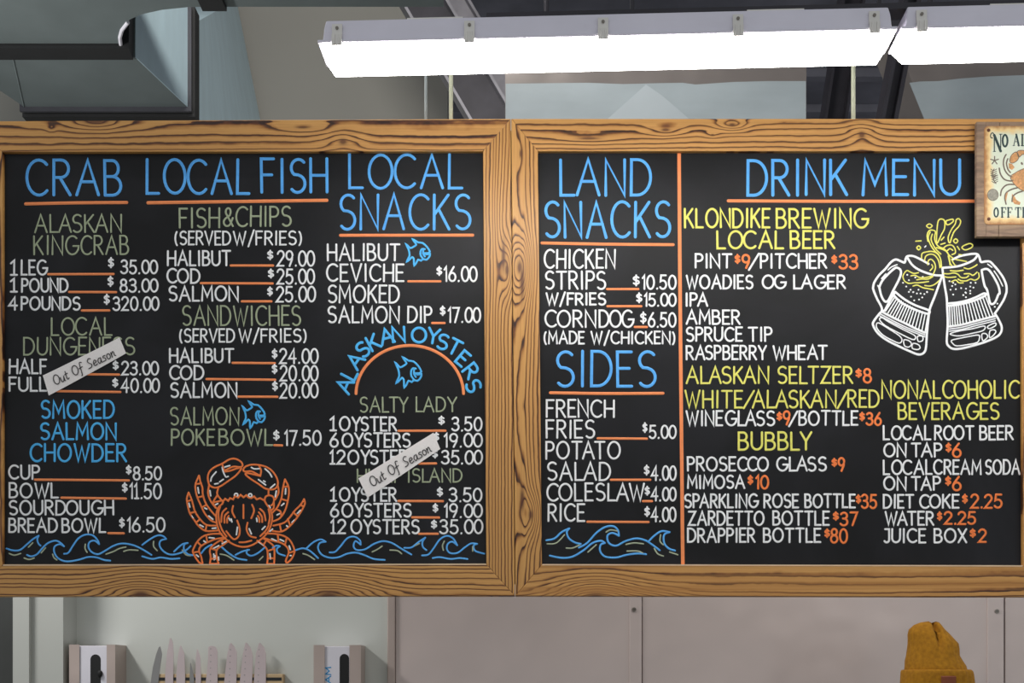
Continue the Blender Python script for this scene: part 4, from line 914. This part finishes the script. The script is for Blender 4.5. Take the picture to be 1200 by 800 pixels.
mb.build('lettering', M['sign_ink'], plate, recalc=False)['label'] = 'dark green lettering reading OFF TH'
# painted crab (symmetric about x=1213)
def mir(p): return [(2 * 1213 - x, y) for x, y in p]
fill = [[(1184, 207), (1189, 203), (1196, 199), (1205, 196), (1213, 195), (1221, 196), (1230, 199), (1237, 203), (1242, 207), (1238, 215), (1230, 222), (1220, 226), (1213, 227), (1206, 226), (1196, 222), (1188, 215)]]
side = [[(1183.5, 186), (1186, 181), (1191, 178), (1194, 183), (1192, 188), (1187, 191), (1183.8, 190)],
        [(1192, 178), (1196, 176), (1202, 177), (1204, 180), (1198, 181), (1194, 184)],
        [(1182, 191), (1186, 192), (1189, 196), (1186, 199), (1182.5, 197)],
        [(1186, 227), (1189, 230), (1191, 234), (1196, 237), (1195, 240), (1189, 239), (1185.5, 234)],
        [(1178, 226), (1181.5, 224), (1180, 230), (1179, 236), (1177.5, 231)]]
mb = MB()
for p in fill: mb.poly(p, YQ, .0004)
for p in side: mb.poly(p, YQ, .0004); mb.poly(mir(p), YQ, .0004)
mb.build('crab_picture', M['crab_tan'], plate)['label'] = 'painted tan crab'
lines = [[(1179, 181), (1176.5, 186), (1176, 193), (1178, 200), (1182, 205), (1186, 207)], [(1181, 186), (1179.5, 191), (1181, 198), (1184, 202)],
         [(1171, 197), (1172.5, 204), (1177, 210), (1184, 212), (1187, 211)], [(1172.5, 229), (1174, 222), (1180, 216.5), (1189, 216)], [(1179, 239), (1177.5, 232), (1179, 226), (1185, 222), (1192, 220)], [(1186, 236), (1187, 230), (1192, 226), (1198, 224)]]
mb = MB()
for p in lines: mb.stroke(smooth_path(p, 4), 1.7, YQ, .0003); mb.stroke(smooth_path(mir(p), 4), 1.7, YQ, .0003)
for p in fill + side[:2]: mb.stroke(smooth_path(p + [p[0]], 3), .8, YQ - .0006, .0002)
mb.stroke([(1197.2, 191), (1197.8, 192)], 2.4, YQ, .0003); mb.stroke([(1228.4, 191), (1228.9, 192)], 2.4, YQ, .0003)
for i in range(5):
    t = math.radians(90 + 72 * i); mb.stroke([(1165.5, 188), (1165.5 + 4.8 * math.cos(t), 188 - 4.8 * math.sin(t))], 1.3, YQ, .0002)
for sx, sy in ((0, 0), (1.2, 7)):
    mb.stroke(smooth_path([(1165 + sx, 198 + sy), (1163 + sx, 203 + sy), (1166 + sx, 208 + sy)], 3), 1.1, YQ, .0002)
    for j in range(4):
        y = 199 + sy + j * 2.4; mb.stroke([(1164 + sx, y + 1), (1161 + sx, y - 1)], .9, YQ, .0002); mb.stroke([(1164.6 + sx, y + 1), (1168 + sx, y - 1)], .9, YQ, .0002)
mb.stroke(arc(1163.6, 228.2, 6.2, 6.6, 0, 360, 18), .9, YQ, .0002)
mb.build('crab_outline', M['crab_line'], plate, recalc=False)
MB().poly(arc(1163.6, 228.2, 5.9, 6.3, 0, 345, 20), YQ, .0004).build('shell_picture', M['shell_grey'], plate)

# ------------------------------------------------------------------ light fixtures
FL, FR = 0.83, 0.8127
A = PF(372, 48, FL); B = PF(1052, 32.2, FR)
ang = math.atan2(B.y - A.y, B.x - A.x); LEN = (B - A).length
def fixture(origin, label):
    """origin: left front lip corner. local x along the lamp, y to the back, z up."""
    root = empty('strip_light', origin, label, 'light', 'sealed strip lights over the menu boards')
    root.rotation_euler = (0, 0, ang); Lx = LEN
    R = Matrix.Translation(origin) @ Matrix.Rotation(ang, 4, 'Z')
    def W(x, y, z): return R @ Vector((x, y, z))
    def sect(mb, prof, xs):
        """prof: list of (y,z); xs: function (end,i)->x"""
        mb.hexa([W(xs(0, i), y, z) for i, (y, z) in enumerate(prof)], [W(xs(1, i), y, z) for i, (y, z) in enumerate(prof)])
    # housing with a stepped lip
    mb = MB(); prof = [(0.004, 0.0), (0.006, 0.030), (0.012, 0.050), (0.088, 0.050), (0.094, 0.030), (0.096, 0.0)]
    ins = [0.010, 0.012, 0.016, 0.016, 0.012, 0.010]
    sect(mb, prof, lambda e, i: ins[i] if e == 0 else Lx - ins[i]); mb.bevel(0.003, 2)
    mb.build('housing', M['housing'], root)
    mb = MB(); sect(mb, [(0, -0.003), (0, 0.003), (0.1, 0.003), (0.1, -0.003)], lambda e, i: 0 if e == 0 else Lx); mb.bevel(0.0018, 2)
    mb.build('lip', M['housing'], root)
    # diffuser: tapered tub
    mb = MB(); prof = [(0.003, -0.0032), (0.020, -0.036), (0.030, -0.040), (0.070, -0.040), (0.080, -0.036), (0.097, -0.0032)]
    ins = [0.004, 0.022, 0.028, 0.028, 0.022, 0.004]
    sect(mb, prof, lambda e, i: ins[i] if e == 0 else Lx - ins[i]); mb.bevel(0.003, 2)
    mb.build('diffuser', M['diffuser'], root)['label'] = 'white lit diffuser'
    for k in range(5):
        x = 0.042 + (Lx - 0.09) * k / 4
        mb = MB()
        for y0, y1, z0, z1 in ((-0.0035, 0.0005, -0.012, 0.012), (0.001, 0.005, 0.010, 0.036)):
            mb.hexa([W(x - .011, y0, z0), W(x + .011, y0, z0), W(x + .011, y0, z1), W(x - .011, y0, z1)], [W(x - .011, y1, z0), W(x + .011, y1, z0), W(x + .011, y1, z1), W(x - .011, y1, z1)])
        for dx in (-.005, .005):
            mb.tube([W(x + dx, -0.0045, -0.010), W(x + dx, -0.0045, 0.010)], 0.0016, 8)
        cl = mb.build('clip', M['clip'], root); cl['label'] = 'stainless clip'
        mb = MB(); mb.tube([W(x, -0.001, 0.027), W(x, 0.003, 0.027)], 0.0035, 12); mb.build('screw', M['screw'], cl)
    for x in (0.25, Lx - 0.25):
        MB().hexa([W(x - .06, .02, .050), W(x + .06, .02, .050), W(x + .06, .08, .050), W(x - .06, .08, .050)], [W(x - .06, .02, .056), W(x + .06, .02, .056), W(x + .06, .08, .056), W(x - .06, .08, .056)]).build('mounting_bracket', M['clip'], root)
    return root
fixture(A, 'long lit strip light with white diffuser above the middle of the two boards')
d = Vector((math.cos(ang), math.sin(ang), 0))
fixture(A + d * (LEN + 0.008), 'lit strip light cut off by the right edge of the photo')
# steel channel the lamps are screwed to
mb = MB(); nrm_ = Vector((-math.sin(ang), math.cos(ang), 0))
p0 = A + d * 0.36 + nrm_ * 0.03 + Vector((0, 0, 0.056)); p1 = A + d * (LEN * 2 - .1) + nrm_ * 0.03 + Vector((0, 0, 0.056))
up = Vector((0, 0, 0.013)); bk = nrm_ * 0.042
mb.hexa([p0, p0 + bk, p0 + bk + up, p0 + up], [p1, p1 + bk, p1 + bk + up, p1 + up])
chan = tag(mb.build('mounting_channel', M['black_beam']), 'dark steel channel along the top of the strip lights', 'rail')
for t in (0.55, 0.98, 1.6):
    q = A + d * (LEN * t) + nrm_ * 0.05 + Vector((0, 0, 0.066))
    MB().tube([q, Vector((q.x, q.y, ZC + .02))], 0.005, 8).build('hanger', M['black_beam'], chan)

# ------------------------------------------------------------------ rods holding the boards, and their rail
YR = 0.05
zr = P(0, 46, YR).z
mb = MB().box(P(470, 0, YR).x, P(1290, 0, YR).x, YR - .02, YR + .02, zr, zr + .04)
rail = tag(mb.bevel(.003).build('hanging_rail', M['black_beam']), 'dark square steel rail behind the strip lights that carries the board rods', 'rail')
for px in (640, 1090):
    c = P(px, 0, YR); MB().tube([(c.x, YR, zr + .03), (c.x, YR, ZC + .02)], .007, 8).build('hanger', M['black_beam'], rail)
def rod(px, r, m, label, yb=139, Y=YR):
    a = P(px, yb + 14, Y); a.z = P(px, yb + 14, Y).z; b = Vector((a.x, Y, zr + .002))
    mb = MB(); mb.tube([a, b], r, 14)
    o = tag(mb.build('support_rod', m, None, True), label, 'rod', 'thin rods rising from the tops of the boards')
rod(528.5, 0.0055, M['rod'], 'cream rod rising from the top of the left board near its right end')
rod(1000, 0.0055, M['rod'], 'cream rod rising from the top of the right board')
rod(499, 0.0036, M['grey_rod'], 'thin grey rod just left of the cream rod over the left board')

# ------------------------------------------------------------------ ventilation duct, upper left
zb_ = PF(0, 66, 1.3).z
def on(px, py):
    """point on the horizontal plane of the duct's underside seen at this photo pixel"""
    f = (zb_ - H) / ((800 - py) * S); return PF(px, py, f)
hd = Vector((0, 0, 0.36))
duct = empty('ventilation_duct', PF(120, 66, 1.3), 'large galvanised ventilation duct with black collars, at the upper left', 'duct')
def plan(pts, dz0=0.0, h=0.36):
    a = [on(*p) + Vector((0, 0, dz0)) for p in pts]; return a, [p + Vector((0, 0, h)) for p in a]
el = [(-60, 51), (0, 51), (141, 51), (140.5, 42), (144, 32), (152, 23), (165, 17), (190, 11.5), (222, 8.2), (265, 8), (520, 8), (520, -60), (-60, -60)]
MB().hexa(*plan(el)).build('elbow', M['galv'], duct)
MB().hexa(*plan([(-70, 52), (151, 52), (156, 66), (-70, 66)], -0.012, 0.385)).build('collar', M['rubber'], duct)['label'] = 'black collar'
mb = MB(); a = [on(x, y) for x, y in ((-58, 67), (158, 67), (219, 125), (28, 125))]
mb.hexa(a, [p + Vector((0, 0, .364)) for p in a]); body = mb.build('transition', M['galv'], duct)
# blue-grey side skin of the transition
n_ = (a[2] - a[1]).cross(Vector((0, 0, 1))).normalized() * 0.003
q = [a[1] + n_, a[2] + n_, a[2] + n_ + Vector((0, 0, .364)), a[1] + n_ + Vector((0, 0, .364))]
MB().hexa(q, [p - n_ * .9 for p in q]).build('side_skin', M['duct_side'], duct)
b0 = on(15, 67); b1 = on(28, 124.5)
MB().tube([b0, b1], 0.003, 6).build('seam', M['galv'], duct)
# flange ring round the duct's far end
def ring(f0, f1, grow, m, name):
    zt = zb_ + .364 + grow; zl = zb_ - grow
    def xs(f): return (PF(28, 0, 1.4136).x - grow, PF(219, 0, 1.4136).x + grow)
    y0, y1 = (f0 - 1) * D, (f1 - 1) * D; xl, xr_ = xs(f0)
    w = 0.03
    mb = MB()
    mb.box(xl, xr_, y0, y1, zl, zl + w); mb.box(xl, xr_, y0, y1, zt - w, zt)
    mb.box(xl, xl + w, y0, y1, zl + w, zt - w); mb.box(xr_ - w, xr_, y0, y1, zl + w, zt - w)
    return mb.build(name, m, duct)
ring(1.4136, 1.417, 0.016, M['flange'], 'flange_ring')
ring(1.4175, 1.4245, 0.010, M['rubber'], 'gasket')['label'] = 'black gasket'
ring(1.4250, 1.445, 0.020, M['rubber'], 'collar')['label'] = 'black collar'
# rear section running to the wall
f2 = 1.446; yb2 = (f2 - 1) * D
zl = zb_; zt = zb_ + .364
xl, xr2 = PF(28, 0, 1.4136).x, PF(222, 0, 1.4136).x
fr = [Vector((xl, yb2, zl)), Vector((xr2, yb2, zl)), Vector((xr2, yb2, zt)), Vector((xl, yb2, zt))]
fb = 1.93
bk_ = [PF(60, 150, fb), PF(307, 150, fb), PF(277, 0, fb), PF(60, 0, fb)]
mb = MB(); rings = []
for k in range(13):
    q = [a_.lerp(b_, k / 12) for a_, b_ in zip(fr, bk_)]; rg = []
    for i in range(4):
        for m in range(6): rg.append(mb.bm.verts.new(q[i].lerp(q[(i + 1) % 4], m / 6)))
    rings.append(rg)
mb.loft(rings); mb.build('rear_section', M['duct_side'], duct)
c0 = on(238, 9); MB().box(c0.x - .0, c0.x + .075, c0.y - .10, c0.y - .005, c0.z - .014, c0.z + .05).build('hanger_bracket', M['rubber'], duct)
MB().tube([on(146, 64), on(141.5, 52), on(140.5, 44), on(143, 35), on(150, 26)], 0.006, 8).build('rim', M['carton'], duct)['label'] = 'pale curved rim'
for px in (10, 330):
    c = on(px, -30); MB().tube([(c.x, c.y, c.z + .3), (c.x, c.y, ZC + .02)], .006, 8).build('hanger_rod', M['black_beam'], duct)

# ------------------------------------------------------------------ hoods wrapped in film
def hood(label, front, fz, fback, film, fold=None, root_px=(768, 150)):
    root = empty('range_hood', PF(root_px[0], root_px[1], fz), label, 'range hood', 'film-wrapped steel hoods behind the boards')
    a = [PF(x, y, fz) for x, y in front]; dy = (fback - fz) * D
    MB().hexa(a, [p + Vector((0, dy, 0)) for p in a]).build('shell', M['steel_dk'], root)
    mb = MB(); Yf = (fz - 1) * D - 0.004
    mb.prism(film, Yf, 0.0025)
    if fold:
        mb.mi = 1; mb.prism(fold, Yf - 0.002, 0.0018)
    mb.build('protective_film', M['film'], root, more=[M['film2']])['label'] = 'pale protective film with a torn upper edge'
    # top edge turn
    (x0, y0), (x1, y1) = front[0], front[1]
    MB().tube([PF(x0, y0, fz), PF(x1, y1, fz)], .008, 8).build('rolled_edge', M['steel_dk'], root)
    return root
tp = [(592.5, 98), (640, 97.5), (690, 97), (730, 98.5), (770, 97.5), (800, 97), (815, 99), (860, 96), (900, 95), (944.5, 95)]
hood('film-wrapped square-edged steel hood behind the middle of the boards', [(592, 20), (945, 20), (945, 405), (592, 405)], 1.25, 1.349,
     tp + [(944.5, 255), (592.5, 255)], [(700, 150), (757, 99), (776, 112), (820, 150)])
tp = [(1066, 97), (1078, 95.5), (1100, 95), (1125, 92), (1160, 89.5), (1200, 88), (1300, 87), (1420, 87)]
hood('film-wrapped steel hood with a sloping left edge, cut off at the right', [(1038, 20), (1430, 20), (1430, 405), (1195, 405)], 1.29, 1.349,
     tp + [(1420, 235), (1122, 235)], None, (1250, 150))

# ------------------------------------------------------------------ roof steelwork in the gaps
def ibeam(p0, p1, w, fl, m1, m2, label):
    """slanting I-beam: two flanges and a web."""
    p0, p1 = Vector(p0), Vector(p1); d_ = (p1 - p0).normalized(); s_ = Vector((0, 1, 0)); n = d_.cross(s_).normalized()
    root = empty('roof_beam', (p0 + p1) / 2, label, 'beam')
    def bar(c0, c1, ha, hb, name, m):
        ring = lambda c: [c + n * ha + s_ * hb, c - n * ha + s_ * hb, c - n * ha - s_ * hb, c + n * ha - s_ * hb]
        MB().hexa(ring(c0), ring(c1)).build(name, m, root)
    bar(p0 + n * w, p1 + n * w, .006, fl, 'flange', m1)
    bar(p0 - n * w, p1 - n * w, .006, fl, 'flange', m1)
    bar(p0, p1, w - .006, .006, 'web', m2)
    return root
ibeam(PF(468, -45, 1.7), PF(590, 165, 1.7), .085, .045, M['beam'], M['black_beam'], 'slanting grey steel beam between the grey wall and the left hood')
ibeam(PF(505, -45, 1.82), PF(628, 165, 1.82), .05, .05, M['beam'], M['beam'], 'narrower grey steel beam right behind the slanting beam by the left hood')
ibeam(PF(1002, -30, 1.75), PF(972, 170, 1.75), .045, .06, M['black_beam'], M['black_beam'], 'dark slanting steel beam left of the cream rod over the right board')
ibeam(PF(1072, -30, 1.213), PF(1033, 170, 1.213), .020, .04, M['black_beam'], M['black_beam'], 'black slanting steel beam beside the sloping hood')

# ------------------------------------------------------------------ glove dispensers on the kitchen wall
def holder(x0, x1, ytop, win, label):
    yf = YK - 0.113
    L0 = P(x0, 0, yf).x; L1 = P(x1, 0, yf).x; zt = P(0, ytop, yf).z; zb = zt - 0.26
    W0 = P(win[0], 0, yf).x; W1 = P(win[1], 0, yf).x
    root = empty('glove_holder', ((L0 + L1) / 2, YK, zb), label, 'dispenser', 'steel glove holders on the kitchen wall')
    t = .0015
    mb = MB()
    mb.box(L0, L0 + t, yf, YK, zb, zt); mb.box(L1 - t, L1, yf, YK, zb, zt); mb.box(L0 + t, L1 - t, yf, YK, zb, zb + t); mb.box(L0 + t, L1 - t, YK - t, YK - .0001, zb + t, zt)
    mb.build('shell', M['steel2'], root)
    mb = MB()
    mb.box(L0 + t, W0, yf, yf + t, zb + t, zt); mb.box(W1, L1 - t, yf, yf + t, zb + t, zt); mb.box(W0, W1, yf, yf + t, zb + t, zb + .03)
    mb.build('front_flange', M['steel2'], root)
    return (L0 + .003, L1 - .003, yf + .0045, YK - .004, zb + .003, zt - .004, W0, W1)
def glovebox(g, slot, stop, label, exam=None, bulge=False):
    x0, x1, y0, y1, z0, z1, W0, W1 = g
    root = empty('glove_box', ((x0 + x1) / 2, y0, z0), label, 'glove box', 'cartons of gloves in the steel holders')
    MB().box(x0, x1, y0, y1, z0, z1).bevel(.0015, 1).build('carton', M['carton'], root)
    s0 = P(slot[0], 0, y0).x; s1 = P(slot[1], 0, y0).x; zt = P(0, stop, y0).z; zb = z0 + .04; r = (s1 - s0) / 2; cx_ = (s0 + s1) / 2
    ol = [(cx_ + r * math.cos(math.radians(a)), zt - r + r * math.sin(math.radians(a))) for a in range(0, 181, 15)] + [(cx_ - r * math.cos(math.radians(a)), zb + r - r * math.sin(math.radians(a))) for a in range(0, 181, 15)]
    a = [Vector((x, y0 - .0008, z)) for x, z in ol]
    MB().hexa(a, [p + Vector((0, .002, 0)) for p in a]).build('opening', M['glove'], root)['label'] = 'black glove showing in the slot'
    if bulge or exam:
        MB().ball((s1 - .001 if bulge else cx_, y0 - .004, P(0, 789 if bulge else 806, y0).z), (.009, .007, .012), 12).build('glove', M['glove'], root, True)
    if exam:
        # printed word running up the box
        mb = MB(); xx, yb, hgt, wid = exam; k = wid / 3.2; adv = 0
        for ch in 'EXAM':
            for st in G[ch][1]:
                mb.stroke([(xx + (1 - gy) * hgt - hgt / 2, yb - (adv + gx) * k) for gx, gy in st], 1.3, y0 - .0003, .0002)
            adv += G[ch][0] + .18
        mb.build('lettering', M['exam_blue'], root, recalc=False)['label'] = 'blue printed word EXAM'
g = holder(81, 135, 755, (93, 125), 'steel glove holder near the left corner of the kitchen wall')
glovebox(g, (106, 118), 766.5, 'white glove carton in the holder near the left corner', None, True)
g = holder(367.5, 423, 755.5, (380.5, 409.5), 'steel glove holder right of the knives')
glovebox(g, (398, 409), 766, 'white glove carton with blue print in the holder right of the knives', (384.6, 815.5, 6.0, 33))

# ------------------------------------------------------------------ knife rack and knives
YN = YK - 0.030
rk = empty('knife_rack', P(258, 830, YN), 'beige wooden magnetic knife rack on the kitchen wall', 'knife rack')
MB().box(P(184, 0, YN).x, P(332, 0, YN).x, YN, YK - .0005, P(0, 832, YN).z, P(0, 789.5, YN).z).bevel(.0025).build('bar', M['rack'], rk)
for y in (793.5, 826):
    MB().box(P(186, 0, YN).x, P(330, 0, YN).x, YN - .0012, YN + .004, P(0, y + 3.6, YN).z, P(0, y, YN).z).build('magnet_strip', M['rubber'], rk)
def knife(right, left, label, m='blade', dots=None):
    """right / left: outline of the blade from the heel (bottom) to the tip, photo pixels."""
    yk = YN - 0.0036
    root = empty('kitchen_knife', P((right[0][0] + left[0][0]) / 2, 860, yk), label, 'knife', 'kitchen knives standing on the wall rack')
    outl = list(right) + list(reversed(left))
    MB().prism(outl, yk, 0.0020).bevel(.0005, 1).build('blade', M[m], root)
    cxk = (right[0][0] + left[0][0]) / 2
    MB().prism([(cxk - 4.5, 858), (cxk + 4.5, 858), (cxk + 5, 900), (cxk + 3, 912), (cxk - 3, 912), (cxk - 5, 900)], yk - .005, .012).bevel(.002).build('handle', M['handle'], root)
    if dots:
        mb = MB()
        (xa, ya), (xb, yb) = dots; n = 13
        for i in range(n):
            u = i / (n - 1); c = P(xa + (xb - xa) * u, ya + (yb - ya) * u, yk)
            mb.ball(c, (.0024, .0004, .0016), 8)
        mb.build('dimples', M['blade_dark'], root, True)
R_B, L_B = 858, 858
knife([(186, 858), (185.5, 800), (188, 780), (190, 766), (188, 757)], [(176, 858), (176.5, 800), (179, 782), (183, 766), (186, 758)], 'knife with a curved dark blade, first at the left end of the rack', 'blade_dark')
knife([(203, 858), (203, 790), (203.5, 765), (202.5, 752), (200, 747)], [(193, 858), (193.5, 790), (195.5, 766), (199, 748)], 'tall narrow steel knife, second from the left end of the rack')
knife([(217, 858), (217, 790), (216, 765), (212, 756)], [(206, 858), (206.5, 790), (208.5, 768), (211, 756.5)], 'slim steel knife, third from the left end of the rack')
knife([(227.5, 858), (227.5, 796), (226, 786), (223.6, 776)], [(221, 858), (222, 796), (223, 777)], 'shortest small pointed knife on the rack', 'blade_dark')
knife([(235.5, 858), (235.5, 790), (235, 770), (231.5, 760)], [(228.5, 858), (229, 790), (229.5, 770), (230.8, 760.5)], 'narrow pinkish knife just right of the shortest knife')
knife([(255, 858), (255, 800), (255, 763), (253, 758), (249, 756.5)], [(241, 858), (241, 800), (243.5, 775), (244, 758), (246, 756.5)], 'broad square-topped dimpled knife in the middle of the rack', dots=((247, 760), (246, 850)))
knife([(277, 858), (277, 800), (277.6, 764), (274.5, 757), (270.5, 753)], [(262, 858), (262.5, 800), (266, 768), (268.5, 756), (270, 753.2)], 'broad dimpled pointed knife, third from the right end of the rack', dots=((270, 761), (267, 850)))
knife([(295, 858), (295.5, 800), (296.3, 768), (294, 759), (288.8, 752.5)], [(280, 858), (280.8, 800), (284.5, 766), (287.5, 753)], 'broad dimpled pointed knife, second from the right end of the rack', dots=((288, 761), (284, 850)))
knife([(311.6, 858), (311.6, 800), (311.6, 765), (309.5, 758), (304.5, 752.8)], [(297, 858), (297.3, 800), (300, 765), (303.5, 753.3)], 'broad dimpled pointed knife at the right end of the rack', dots=((303.5, 761), (301, 850)))

# ------------------------------------------------------------------ person in the yellow beanie
FB = 1.15; YB = (FB - 1) * D
hc = PF(1098, 800, FB)              # head centre column
def person():
    bx, by = hc.x, YB
    root = bpy.data.objects.new('person', None); COL.objects.link(root); root.location = (bx, by, 0)
    tag(root, 'person in a mustard yellow cuffed beanie standing behind the boards at the lower right', 'person')
    V, E, Rr = [], [], []
    def v(x, y, z, r, par=None, ry=None):
        V.append((x, y, z)); Rr.append((r, ry or r)); i = len(V) - 1
        if par is not None: E.append((par, i))
        return i
    pel = v(0, 0, .92, .135, None, .105)
    w = v(0, 0, 1.06, .125, pel, .095); ch = v(0, 0.0, 1.24, .15, w, .105); nk0 = v(0, .005, 1.37, .075, ch, .07); nk = v(0, 0, 1.43, .055, nk0, .055)
    jaw = v(0, -.012, 1.475, .058, nk, .07); hd1 = v(0, -.004, 1.56, .074, jaw, .09); top = v(0, 0, 1.645, .066, hd1, .08)
    nose = v(0, -.098, 1.535, .010, hd1)
    for s in (-1, 1):
        v(s * .082, .01, 1.545, .012, hd1)
        sh = v(s * .175, 0, 1.335, .062, ch); el_ = v(s * .235, .02, 1.06, .044, sh); wr = v(s * .245, -.03, .81, .028, el_); pm = v(s * .245, -.045, .745, .034, wr, .018)
        for k, ln in enumerate((.066, .074, .070, .056)):
            dy = -.030 + k * .020
            a_ = v(s * .247, -.045 + dy * .9, .700, .010, pm); b_ = v(s * .240, -.045 + dy, .700 - ln * .55, .0095, a_); v(s * .228, -.045 + dy, .700 - ln, .0085, b_)
        t1 = v(s * .232, -.083, .745, .011, pm); v(s * .222, -.098, .705, .0095, t1)
        hip = v(s * .095, 0, .84, .10, pel); kn_ = v(s * .105, -.01, .49, .062, hip); an = v(s * .11, .02, .09, .042, kn_); ft = v(s * .118, -.10, .04, .038, an); v(s * .12, -.17, .034, .030, ft)
    me = bpy.data.meshes.new('body'); me.from_pydata(V, E, []); o = bpy.data.objects.new('body_skeleton', me); COL.objects.link(o)
    sk = o.modifiers.new('skin', 'SKIN'); sk.use_smooth_shade = True
    if not me.skin_vertices: me.skin_vertices.new()
    for i, r in enumerate(Rr): me.skin_vertices[0].data[i].radius = r
    me.skin_vertices[0].data[0].use_root = True
    sb = o.modifiers.new('sub', 'SUBSURF'); sb.levels = 2; sb.render_levels = 2
    dg = bpy.context.evaluated_depsgraph_get(); dg.update()
    nm = bpy.data.meshes.new_from_object(o.evaluated_get(dg)); bpy.data.objects.remove(o)
    nm.name = 'body'
    nm.materials.clear()
    for k in ('skin', 'shirt', 'trousers'): nm.materials.append(M[k])
    for p in nm.polygons:
        c = p.center
        arm = abs(c.x) > .16
        p.material_index = 0 if c.z > 1.40 or (c.z < .83 and abs(c.x) > .19) else (1 if (c.z > .90 or arm) else 2)
        p.use_smooth = True
    b = bpy.data.objects.new('body', nm); COL.objects.link(b); b.parent = root
    for s in (-1, 1):
        c = Vector((bx + s * .031, by - .088, 1.565)); MB().ball(c, (.012, .008, .008), 12).build('eye', M['carton'], root, True)
    MB().ball(Vector((bx, by - .087, 1.492)), (.024, .008, .006), 12).build('mouth', M['patch'], root, True)
    # ---- beanie: lofted folded crown, rolled cuff, patch
    def pw(x, y): return PF(x, y, FB)
    prof = [(790, 1097, 35.0), (785.5, 1096.5, 34.8), (780, 1096, 33.8), (774, 1094, 31.8), (768, 1093, 29.6), (760, 1093.5, 29.0), (754, 1093.3, 28.2), (749, 1091, 26.0), (743, 1088.3, 23.6), (737, 1086, 20.0), (732, 1087.0, 15.5), (729, 1089.5, 10.5), (727.8, 1092, 5)]
    mb = MB(); rings = []; n = 96
    for j, (y, cxp, hw) in enumerate(prof):
        cw = pw(cxp, y); r = hw * S * FB; rg = []
        u = j / (len(prof) - 1)
        for k in range(n):
            t = 2 * math.pi * k / n
            rib = 1 + .012 * math.cos(24 * t)
            x = r * math.cos(t) * rib; yy = r * (1.0 - .35 * u * u) * math.sin(t) * rib
            dz = 0
            # gathered fold near the top front
            fx = (cw.x + x) - pw(1093, 0).x; fold = math.exp(-(fx / .0065) ** 2) * max(0, (u - .35) / .65)
            if math.sin(t) < 0: yy += fold * .06
            dz -= fold * .006
            # slouch wrinkles
            yy *= 1 + .02 * math.sin(u * 22 + 2 * math.cos(t))
            rg.append(mb.bm.verts.new((cw.x + x, YB + yy, cw.z + dz)))
        rings.append(rg)
    mb.loft(rings)
    hat = mb.build('beanie', M['wool'], root, True); hat['label'] = 'mustard yellow knitted beanie'
    mb = MB(); rings = []
    for (y, cxp, hw) in ((818, 1098.5, 37.5), (817, 1098.5, 40), (812, 1098.5, 41.2), (800, 1098.3, 41.0), (790, 1098, 40.2), (786.6, 1097.6, 39.6), (784.6, 1097.2, 38.2), (784.4, 1097, 36.6), (787, 1097, 35)):
        cw = pw(cxp, y); r = hw * S * FB
        rings.append([mb.bm.verts.new((cw.x + r * math.cos(2 * math.pi * k / n) * (1 + .014 * math.cos(48 * math.pi * k / n * 1.0)), YB + r * math.sin(2 * math.pi * k / n) * (1 + .014 * math.cos(48 * math.pi * k / n)), cw.z)) for k in range(n)])
    mb.loft(rings)
    cuff = mb.build('cuff', M['wool'], hat, True)
    mb = MB(); rings = []
    for (y, e) in ((806, 0), (805, .0025), (793, .0025), (792, 0)):
        cw = pw(1098.2, y); r = 40.9 * S * FB + e; rg = []
        for k in range(9):
            x = pw(1088 + 16.5 * k / 8, y).x - cw.x; rg.append((cw.x + x, YB - math.sqrt(max(1e-6, r * r - x * x)), cw.z))
        rings.append([mb.bm.verts.new(p) for p in rg])
    for A_, B_ in zip(rings, rings[1:]):
        for i in range(8): mb.face([A_[i], A_[i + 1], B_[i + 1], B_[i]])
    mb.build('patch', M['patch'], hat, False)['label'] = 'brown patch'
person()
